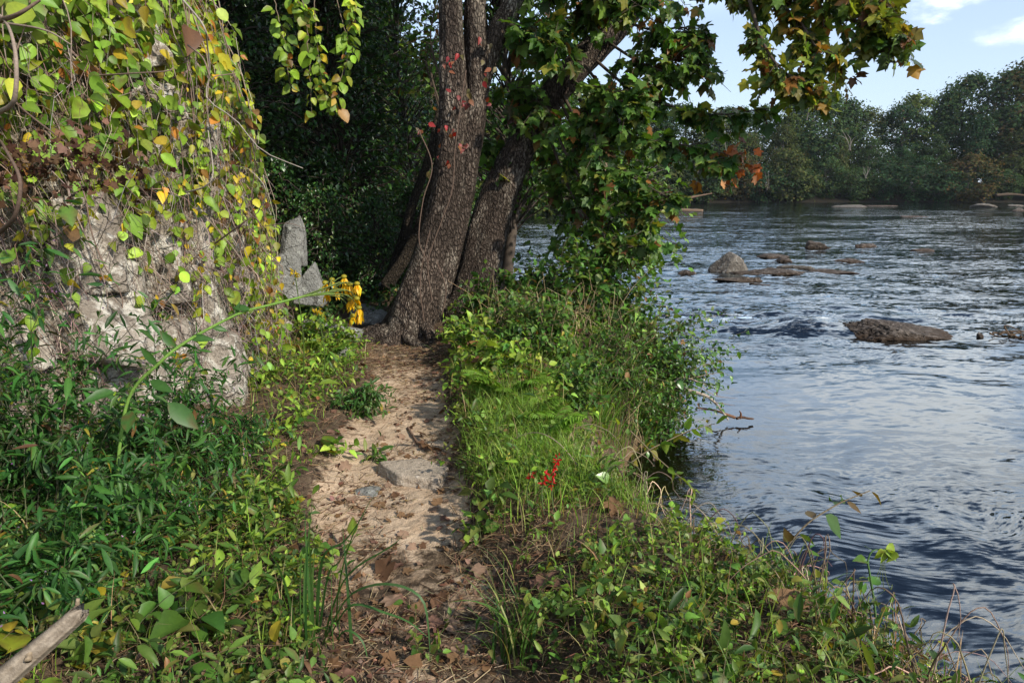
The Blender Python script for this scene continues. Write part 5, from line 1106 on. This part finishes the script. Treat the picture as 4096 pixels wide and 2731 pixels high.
# ------------------------------------------------------------------ shrubs on the right bank
SB = [(.07, .165, .03), (.10, .205, .036), (.042, .10, .02), (.15, .25, .045)]
for nm, lab, x, y, rx, ry, h, n, tm, sz, m_, lean, cols, mt in [
    ('shrub', 'leafy shrub against the right foot of the double-stemmed tree', -.35, 7.6, .42, .45, .75, 80, OVATE, .062, 14, (.05, -.1), SB, M_LEAF),
    ('shrub', 'broad green shrub filling the bank right of the double-stemmed tree', .40, 7.4, .85, .7, 1.15, 240, OVATE, .068, 15, (.1, -.1), SB, M_LEAF),
    ('shrub', 'tall mixed shrub below the drooping sycamore leaves', .95, 7.6, .9, .75, 1.35, 240, OVATE, .07, 15, (.15, -.1), SB, M_LEAF),
    ('shrub', 'dark glossy shrub leaning out over the water', 1.45, 7.2, .95, .8, 1.15, 270, OVATE, .052, 18, (.4, -.1), SB, M_GLOSS),
    ('shrub', 'small dark shrub drooping over the water above the dead branch', 1.35, 6.6, .68, .55, .55, 130, OVATE, .044, 16, (.3, 0), SB[:3], M_GLOSS),
    ('shrub', 'low dense shrub in front of the broad bank shrub', .20, 6.35, .75, .55, .82, 190, OVATE, .052, 14, (0, -.1), SB, M_LEAF),
    ('shrub', 'bright low shrub at the right edge of the path behind the fern', -.35, 6.35, .36, .4, .45, 75, OVATE, .06, 11, (0, -.1), HERB, M_LEAF),
    ('shrub', 'bright leafy sprig spilling onto the path left of the fern', -.10, 5.6, .42, .4, .52, 100, OVATE, .065, 10, (-.05, -.1), HERB, M_LEAF),
    ('shrub', 'leafy shrub beneath the leaning trunk at the water', .1, 8.5, .5, .5, .9, 100, HEART, .075, 12, (.2, -.1), SB, M_LEAF),
    ('shrub', 'low leafy weeds in front of the double-stemmed tree foot', -.62, 7.05, .2, .16, .25, 30, OVATE, .05, 9, (0, 0), HERB, M_LEAF),
    ('shrub', 'grey-green shrub filling the middle of the bank behind the tall grass', .95, 6.5, .65, .5, .85, 170, LANCE, .055, 15, (.1, -.1), SB, M_LEAF),
    ('shrub', 'low dark shrub behind the fern in the middle of the right bank', .46, 5.6, .55, .42, .55, 150, OVATE, .05, 13, (.1, -.1), SB, M_LEAF),
    ('shrub', 'leafy weeds hiding the foot of the upright grey slabs', -2.05, 6.75, .42, .35, .45, 70, OVATE, .05, 11, (.1, -.1), HERB, M_LEAF),
    ('shrub', 'leafy weeds at the left path edge below the yellow flowers', -1.75, 6.9, .3, .3, .38, 50, OVATE, .05, 10, (.05, -.1), HERB, M_LEAF),
    ('shrub', 'feathery-leaved weed leaning over the path from the left', -1.25, 5.1, .33, .3, .32, 60, LANCE, .05, 14, (.2, -.1), [(.05, .13, .03), (.08, .17, .035)], M_LEAF),
]: bush(nm, lab, 'shrub', onG(x, y), rx, ry, h, n, tm, sz, m_, cols, None, None, mt, lean=lean, t0=.25, inner=.35)
# straw stalks among the shrubs
m = MB(); n = 160; x = rng.uniform(-.4, 1.3, n); y = rng.uniform(6.1, 7.3, n); P = stems(onG(x, y), rng.uniform(.3, .75, n), rng.normal(0, .35, (n, 2))); tubes(m, P, np.linspace(.003, .0015, 6), 3, pal(n, [(.38, .29, .16), (.26, .18, .1)], .25)); tag(m.build('dry_stalks', M_TWIG), 'dry straw-coloured stalks standing in the bank shrubs', 'stalks', kind='stuff')
# shoot sticking up from the leaning tree shrubs with dry leaf
# ------------------------------------------------------------------ dead branch dipping into the river
root = at(655, 388, 6.9)
br = thing('dead_branch', 'crooked bare grey branch reaching from the bank and dipping into the river', 'branch', root); m = MB()
tubes(m, catmull([root, at(672, 386, 6.9), at(693, 391, 6.9), at(709, 397, 6.9), at(720, 408, 6.95), at(728, 419, 7.)], 24), np.linspace(.022, .010, 24), 8, (.40, .33, .27))
tubes(m, catmull([at(668, 386, 6.9), at(682, 377, 6.9), at(700, 382, 6.9), at(719, 390, 6.9)], 14), np.linspace(.010, .004, 14), 6, (.36, .29, .24))
for L in [[(683, 378), (700, 366), (720, 362)], [(690, 378), (708, 374), (724, 372)], [(700, 385), (715, 395), (738, 398)], [(672, 384), (690, 370), (696, 355)], [(716, 402), (735, 405)]]: tubes(m, catmull([at(u, v, 6.9) for u, v in L], 8), np.linspace(.005, .0018, 8), 4, (.3, .22, .17))
m.build('wood', M_TWIG, br); lf = MB()
for L, k in [([(672, 384), (690, 370), (700, 352)], 26), ([(683, 378), (700, 366), (722, 360)], 22), ([(690, 378), (708, 374), (726, 370)], 14), ([(660, 384), (680, 384), (686, 390)], 22)]:
    c = catmull([at(u, v, 6.9) for u, v in L], 8); c = c[None]+rng.normal(0, .03, (2, 1, 3)); leaves_on(lf, c, OVATE, k//2, .045, SB, .2, 1, 60, .1)
lf.build('foliage', M_GLOSS, br)
sn = at(742, 418, 7.0); m = MB(); tubes(m, catmull([at(696, 407, 7.), at(715, 410, 7.), at(735, 417, 7.02)], 12), np.linspace(.008, .016, 12), 7, (.17, .09, .05)); tubes(m, catmull([sn+[-.06, 0, .0], sn+[0, .01, .012], sn+[.07, 0, .0], sn+[.13, .02, -.01]], 10), np.linspace(.016, .010, 10), 8, (.09, .05, .03), True); tubes(m, catmull([sn+[-.02, 0, 0], sn+[-.015, 0, .05], sn+[-.03, 0, .085]], 6), np.linspace(.014, .006, 6), 6, (.13, .06, .03), True)
tag(m.build('driftwood_snag', M_TWIG, origin=sn), 'small dark reddish snag floating at the end of the crooked branch', 'driftwood')
m = MB(); b = at(1015, 336, 11.2); 
for q in range(16): e = b+np.array([rng.uniform(-.45, .25), rng.normal(0, .1), rng.uniform(-.02, .07)]); tubes(m, catmull([e, e+rng.normal(0, .06, 3)+np.array([.1, 0, .01]), e+np.array([rng.uniform(.1, .35), 0, rng.uniform(-.02, .03)])], 8), np.linspace(.018, .006, 8), 5, (.10, .065, .04))
tag(m.build('driftwood_snag', M_TWIG, origin=b), 'dark tangle of drift twigs in the water right of the long flat boulder', 'driftwood')
p = at(979, 336, 11.3); rock('river_rock', 'tiny dark rock beside the right end of the long flat boulder', 'rock', (p[0], p[1], .02), (.05, .05, .08), M_WETROCK, 'low rocks breaking the river surface', seed=77, ic=ICO4)
# ------------------------------------------------------------------ cardinal flowers
for k, (u, v0, v1, lab) in enumerate([(558, 497, 455, 'tallest red cardinal flower spike in the bank grass'), (548, 497, 466, 'shorter red cardinal flower spike left of the tallest one'), (533, 492, 470, 'small red cardinal flower furthest left in the bank grass')]):
    g0 = gnd(u-4, v0+18); t_ = at(u, v1, g0[1]-.05); t_[2] = max(t_[2], g0[2]+.1); f = thing('cardinal_flower', lab, 'flower', g0, 'cardinal flowers in the grass'); m = MB(); c = catmull([g0, (g0+t_)/2+np.array([-.02, 0, 0]), t_], 14); tubes(m, c, np.linspace(.004, .002, 14), 5, (.10, .14, .05)); m.build('stem', M_TWIG, f)
    m = MB(); n = [44, 26, 12][k]; P, T = resample(c[None], rng.uniform([.5, .62, .8][k], 1, (1, n))); scatter(m, LANCE, P[0], rng.normal(0, 1, (n, 3))-np.array([0, 0, .4]), rng.normal(0, 1, (n, 3)), rng.uniform(.016, .032, n), pal(n, [(.55, .008, .012), (.42, .006, .012)], .15)); m.build('petals', M_LEAF, f)
# ------------------------------------------------------------------ greenbrier, shoots and twigs on the near right bank
def shoot(name, lab, L, y0, y1, r, tmpl, size, m_, cols, w=None, t0=.2, col=(.10, .13, .04), group=None, mat=M_LEAF, droop=.3):
    n = len(L); P = catmull([at(u, v, y0+(y1-y0)*k/(n-1)) for k, (u, v) in enumerate(L)], 24); f = thing(name, lab, 'plant', P[0], group); m = MB(); tubes(m, P, np.linspace(r, r*.4, 24), 6, col); m.build('stem', M_TWIG, f)
    m = MB(); leaves_on(m, P[None], tmpl, m_, size, cols, t0, 1., 55, droop, .8, sj=.22, jit=.2, w=w, pet=.1); m.build('leaves', mat, f); return f
SM = [(.07, .16, .03), (.11, .21, .035), (.16, .26, .05)]
shoot('greenbrier_vine', 'long arching greenbrier vine with glossy heart-shaped leaves over the near right bank', [(663, 662), (660, 620), (652, 570), (638, 535), (618, 495), (606, 470), (596, 460)], 2.9, 3.5, .006, HEART, .085, 9, SM, None, .35, (.13, .20, .04), None, M_GLOSS)
shoot('greenbrier_vine', 'hooked greenbrier stem with tendrils at its drooping tip above the water', [(879, 672), (875, 610), (870, 575), (868, 560), (873, 550), (884, 549)], 2.75, 2.8, .006, HEART, .065, 4, SM, None, .4, (.07, .14, .04), None, M_GLOSS)
tip = at(886, 548, 2.8); m = MB(); n = 6; scatter(m, HEART, np.repeat(tip[None], n, 0)+rng.normal(0, .012, (n, 3)), np.array([[rng.normal(0, .5), -.2, -1] for _ in range(n)]), rng.normal(0, 1, (n, 3)), .06, pal(n, [(.28, .38, .05)], .1))
for q in range(4): tubes(m, catmull([tip, tip+np.array([.01*q-.02, 0, -.12]), tip+np.array([.03*q-.05, -.01, -.2]), tip+np.array([.03*q-.04, 0, -.24+.02*q])], 12), .0012, 3, (.30, .36, .06))
tag(m.build('tendril_cluster', M_LEAF, origin=tip), 'curled pale green young leaves and tendrils hanging over the water', 'tendrils')
shoot('sapling', 'slim sapling shoot leaning far out over the water with small reddish tip leaves', [(700, 682), (722, 632), (745, 590), (775, 560), (805, 525), (830, 508), (845, 500), (870, 490)], 2.75, 3.1, .0065, OVATE, .075, 15, [(.06, .13, .03), (.10, .17, .04), (.13, .09, .03)], None, .12, (.13, .10, .06))
shoot('sapling', 'leafy branch with yellowing leaves hanging over the water by the grassy bank', [(580, 500), (610, 478), (645, 452), (668, 440), (690, 430), (715, 423)], 4.3, 4.7, .007, OVATE, .095, 16, [(.12, .2, .03), (.16, .25, .04), (.28, .27, .04)], None, .3, (.15, .12, .07))
shoot('sapling', 'leafy twig reaching right below the yellowing branch over the water', [(630, 430), (655, 455), (672, 470), (690, 485), (697, 492)], 4.2, 4.3, .005, OVATE, .075, 13, [(.13, .21, .03), (.19, .28, .04)], None, .3, (.15, .12, .07))
shoot('sapling', 'yellow-leaved twig pointing right over the water in the middle of the near bank', [(655, 545), (680, 532), (700, 526), (722, 520)], 3.4, 3.5, .004, OVATE, .06, 12, [(.2, .27, .03), (.3, .28, .04)], None, .3, (.3, .27, .1))
shoot('sapling', 'drooping twig with green leaves below the yellow-leaved twig', [(655, 578), (675, 560), (696, 553), (704, 560)], 3.2, 3.3, .004, OVATE, .07, 9, [(.15, .25, .03)], None, .3, (.2, .17, .1))
shoot('sapling', 'upright thin stem with pointed leaves left of the long greenbrier vine', [(636, 600), (645, 520), (640, 470), (610, 455)], 3.2, 3.3, .004, LANCE, .08, 10, HERBS, None, .2, (.12, .10, .06))
for k, (u, v, lab) in enumerate([(110, 660, 'bushy rosette of pointed leaves at the bottom left beside the path'), (310, 676, 'broad-leaved seedling at the bottom edge left of the path'), (190, 640, 'leafy weed with long leaves near the broken branch'), (255, 600, 'bright small-leaved weed at the left edge of the path'), (420, 655, 'tiny seedling alone on the path near the bottom'), (545, 660, 'leafy weed at the bottom right of the path'), (325, 560, 'bright upright weed at the left path edge beside the grass plant'), (300, 430, 'bright weed on the left path edge in the sunlit stretch'), (330, 458, 'small bamboo-like weed on the sand left of the footprints'), (370, 492-30, 'three-leaved seedling on the sand above the flat step'), (40, 630, 'yellow-spotted leafy weed in the lower left corner'), (225, 660, 'dark green broad-leaved weed at the bottom edge'), (610, 650, 'leafy weed with oval leaves in the near right bank'), (700, 655, 'leafy weed tangled in twigs on the near right bank'), (480, 545, 'small weed on the eroded hump right of the path')]):
    p = gnd(u, v); n = 5; f = thing('weed', lab, 'plant', onG(p[0], p[1]), 'single weeds beside the path'); lf, tw = MB(), MB(); herbs(lf, tw, p[0]+rng.normal(0, .03, n), p[1]+rng.normal(0, .03, n), .15 if k in (4, 8, 9) else .24, .5, [OVATE, LANCE][k % 2], [.05, .065, .07, .045, .03, .055][k % 6] if k not in (8, 9) else .06, 7, HERB if k in (3, 6, 7, 8) else HERBS if k != 10 else [(.4, .32, .03), (.2, .24, .04)]); lf.build('leaves', M_LEAF, f); tw.build('stems', M_TWIG, f)
# brush of bare twigs on the near right bank
m = MB(); n = 800; x, y = region(n, .0, 2.4, 1.6, 4.2, lambda x, y: sstep(-.9, -.2, x-shore_x(y))*(x < shore_x(y)+.25)); n = len(x); t = np.linspace(0, 1, 8)[None, :, None]
d = rng.normal(0, 1, (n, 1, 3))*np.array([.22, .16, .05]); P = np.maximum(onG(x, y), np.array([-9, -9, .02]))[:, None]+d*t+np.array([0, 0, 1.])*(rng.uniform(.03, .30, (n, 1, 1))*np.sin(t*PI))+np.array([0, 0, .03])+rng.normal(0, .012, (n, 8, 3))*t
P = np.stack([catmull(p_, 14) for p_ in P]); tubes(m, P, np.linspace(.0036, .0012, 14), 4, pal(n, [(.20, .145, .105), (.30, .23, .17), (.13, .09, .065), (.24, .2, .10)], .3)); tag(m.build('brush_tangle', M_TWIG), 'tangle of bare brown twigs and vine stems on the near right bank', 'twigs', kind='stuff')
for lab, L, r, y, c in [('lichen-speckled fallen branch in the bottom right of the bank', [(745, 620), (775, 645), (800, 668), (828, 700)], .013, 2.75, (.36, .34, .29)), ('pale bark-stripped stick lying at an angle in the bottom right weeds', [(668, 690), (690, 660), (712, 632), (735, 585)], .010, 2.8, (.42, .33, .24)), ('thin dark vine looping over the water at the bottom right', [(800, 640), (850, 612), (893, 620), (915, 650), (935, 690)], .004, 2.8, (.14, .10, .08)), ('thin twig arching above the brush by the water', [(690, 615), (700, 590), (720, 570), (735, 585), (740, 610)], .004, 3.1, (.18, .13, .1)), ('second thin vine trailing to the water at the bottom right', [(845, 620), (880, 618), (905, 632), (915, 660)], .004, 2.75, (.2, .14, .11)), ('brown stick lying on the sand right of the path', [(408, 428), (420, 446), (435, 452), (442, 468), (460, 482)], .010, 0, (.2, .13, .09)), ('dark stick across the bottom of the path', [(425, 648), (455, 644), (480, 641)], .007, 0, (.12, .075, .05)), ('straight pale straw lying across the path below the flat step', [(395, 545), (430, 535), (475, 512)], .003, 0, (.45, .34, .22)), ('brown stick half buried at the left edge of the path near the bottom', [(235, 620), (270, 645), (305, 655)], .008, 0, (.16, .11, .08))]:
    if y: P = np.array([at(u, v, y) for u, v in L])
    else: P = np.array([gnd(u, v)+np.array([0, 0, r*.7]) for u, v in L])
    m = MB(); c_ = catmull(P, 26); tubes(m, c_, np.linspace(r, r*.55, 26)*(1+.08*rng.normal(0, 1, 26)), 7, c); tag(m.build('fallen_stick', M_TWIG, origin=P[0]), lab, 'stick')
# ------------------------------------------------------------------ broken weathered branch, bottom left
b0, b1 = at(-60, 735, 1.62), at(70, 620, 1.76)
wb = thing('broken_branch', 'thick weathered grey broken branch poking in from the bottom left corner', 'branch', b0)
m = trunk_mb([b0, (b0*.5+b1*.5)+np.array([0, 0, .004]), b1], [.036, .032, .024], 26, 60, 0, .3, 3, 2, .008)
V = m.v[0].reshape(60, 26, 3); ax = nrm(b1-b0); ph = np.arange(26)*2*PI/26
V[-9:] += ax[None, None]*(.055*np.abs(np.sin(ph*2.5+1))*np.linspace(0, 1, 9)[:, None]**1.5)[..., None]
V += (nrm(V-V.mean(1, keepdims=True)))*(.0035*np.sin(ph*9+np.sin(ph*4)*2))[None, :, None]
m.c[0] = np.broadcast_to(np.array([1., 1, 1]), m.c[0].shape)*np.repeat((.5+.6*rng.random(26))[None], 60, 0).ravel()[:, None]
m.build('wood', M_WOOD, wb)
for q_, (L_, r_) in enumerate([([at(28, 660, 1.68), at(30, 652, 1.70), at(38, 640, 1.72)], .010), ([at(20, 690, 1.66), at(40, 688, 1.68), at(70, 700, 1.7)], .017), ([at(66, 626, 1.79), at(76, 608, 1.8), at(78, 598, 1.8)], .010)]):
    m = MB(); tubes(m, catmull(L_, 8), np.linspace(r_, r_*.5, 8), 7, (.9, .85, .75), True); m.build("side_branch", M_WOOD, wb)
# ------------------------------------------------------------------ fallen leaves
fl0 = None; LT_ = []
FB = [(.17, .095, .05), (.21, .125, .068), (.12, .065, .038), (.26, .17, .12), (.20, .11, .08), (.19, .10, .065)]
proto = []
for k in range(5):
    m = MB(); n_ = 1; TV, TF = LOBED; V = TV.copy()-np.array([0, .36, 0]); cu = [.2, .5, .8, .35, 1.1][k]; V[:, 2] = V[:, 2]*1.2+cu*.35*(V[:, 0]**2+V[:, 1]**2)+.12*np.sin(V[:, 0]*5+k)*V[:, 1]; c = FB[k]
    m.add(V, TF, np.array(c)*np.exp(rng.normal(0, .15, (len(V), 1)))); tubes(m, np.array([[0, -.36, .02], [.05, -.62, .05]]), .012, 4, c); proto.append(m)
LL = [(433, 451, .15, 'large curled brown leaf lying against the stick on the path'), (524, 437-30+30, .12, 'flat brown star-shaped leaf at the edge of the grass'), (422, 437, .07, None), (345, 470, .075, 'rolled brown leaf at the left of the sandy stretch'), (545, 588, .12, 'large torn tan leaf among the right bank weeds'), (615, 512, .13, 'large curled tan leaf on the right bank near the water'), (790, 618, .12, 'pale orange dead leaf in the bottom right brush'), (385, 575, .12, 'curled brown leaf pair on the path in shade'), (392, 605, .09, None), (310, 665, .06, None), (415, 667, .065, 'pinkish fallen leaf at the bottom of the path'), (452, 662, .065, None), (205, 595, .06, None), (90, 672, .13, 'dark brown curled leaf at the bottom left edge'), (240, 440, .09, 'brown dry leaf standing in the weeds left of the path'), (296, 538, .07, 'tan curled leaf at the left edge of the path beside the grass plant'), (275, 655, .06, None), (335, 680, .07, None), (745, 600, .08, None), (850, 632, .10, 'pale curled dead leaf caught in the twigs at the water edge'), (905, 660, .12, 'dark crumpled leaf hanging on the bottom right brush'), (935, 668, .11, 'dark curled dead leaf nearest the bottom right corner'), (560, 565, .09, None), (480, 575, .08, None)]
ru = np.random.default_rng(77)
for q in range(170):
    u = ru.uniform(330, 470); v = ru.uniform(345, 680)
    LL.append((u, v, ru.uniform(.03, .075), None))
objs = []
for k, (u, v, s, lab) in enumerate(LL):
    p = gnd(u, v)
    if lab is None and k > 24 and pd(p[0], p[1]) > 1.6: continue
    nm = k % 5
    if k < 5: o = proto[k].build('fallen_leaf', M_DRY)
    else: o = objs[nm].copy(); COL.objects.link(o)
    objs.append(o); o.location = (p[0], p[1], max(float(H(p[0], p[1])), .0)+(.01 if k > 23 else .07 if u > 700 else .03)); o.rotation_euler = (rng.normal(0, .35), rng.normal(0, .35), rng.uniform(0, 6.28)); o.scale = (s, s, s)
    tag(o, lab or 'small dry reddish-brown fallen leaf lying on the sandy path', 'leaf', 'fallen leaves on the path')
# litter: needles, bits of straw and leaf crumbs
m = MB(); x, y = region(9000, -1.9, 1.2, 1.3, 8, lambda x, y: sstep(2.6, .8, pd(x, y))*np.clip(.25+1.6*fbm(x*2.2, y*2.2, seed=170)+.55*sstep(3.6, 2.6, y)+.5*sstep(5.8, 6.6, y)+.35*sstep(.4, 1.1, pd(x, y)), .04, 1)); n = len(x)
a = rng.uniform(0, PI, n); ln = rng.uniform(.008, .05, n)*rng.uniform(.6, 1.6, n); d = np.stack([np.cos(a), np.sin(a), rng.normal(0, .15, n)], -1); p = onG(x, y, .006); tubes(m, np.stack([p-d*ln[:, None], p+d*ln[:, None]+np.array([0, 0, .004])], 1), rng.uniform(.0008, .0022, (n, 1)), 3, pal(n, [(.22, .13, .08), (.36, .25, .15), (.12, .065, .04), (.42, .32, .2)], .3))
x, y = region(5200, -2.1, 2.3, 1.3, 8, lambda x, y: np.clip(sstep(3, .8, pd(x, y))*(.3+1.6*fbm(x*2.2, y*2.2, seed=170)+.4*sstep(3.6, 2.6, y)+.5*sstep(5.8, 6.6, y)), .03, 1)*(x < shore_x(y))); n = len(x)
scatter(m, CLUMP, onG(x, y, .006), np.column_stack([rng.normal(0, 1, (n, 2)), rng.normal(0, .25, n)]), np.column_stack([rng.normal(0, .4, (n, 2)), np.ones(n)]), rng.uniform(.008, .035, n), pal(n, FB+[(.08, .045, .03)], .3)); tag(m.build('leaf_litter', M_DRY), 'brown needles, straw and leaf crumbs littering the path', 'litter', kind='stuff')
# straw and dead grass under the weeds
m = MB(); x, y = region(7000, -2.3, 2.3, 1.3, 6, lambda x, y: np.clip(leftf(x, y)+rightf(x, y), 0, 1)); n = len(x); a = rng.uniform(0, 6.28, n); ln = rng.uniform(.03, .14, n); p = onG(x, y, .008); e = p+np.column_stack([np.cos(a)*ln, np.sin(a)*ln, rng.uniform(-.01, .05, n)]); tubes(m, np.stack([p, (p+e)/2+np.array([0, 0, .012]), e], 1), .0013, 3, pal(n, [(.40, .30, .18), (.28, .18, .1), (.16, .09, .06)], .3)); tag(m.build('dead_grass', M_DRY), 'dry straw and dead grass lying under the weeds', 'dead grass', kind='stuff')
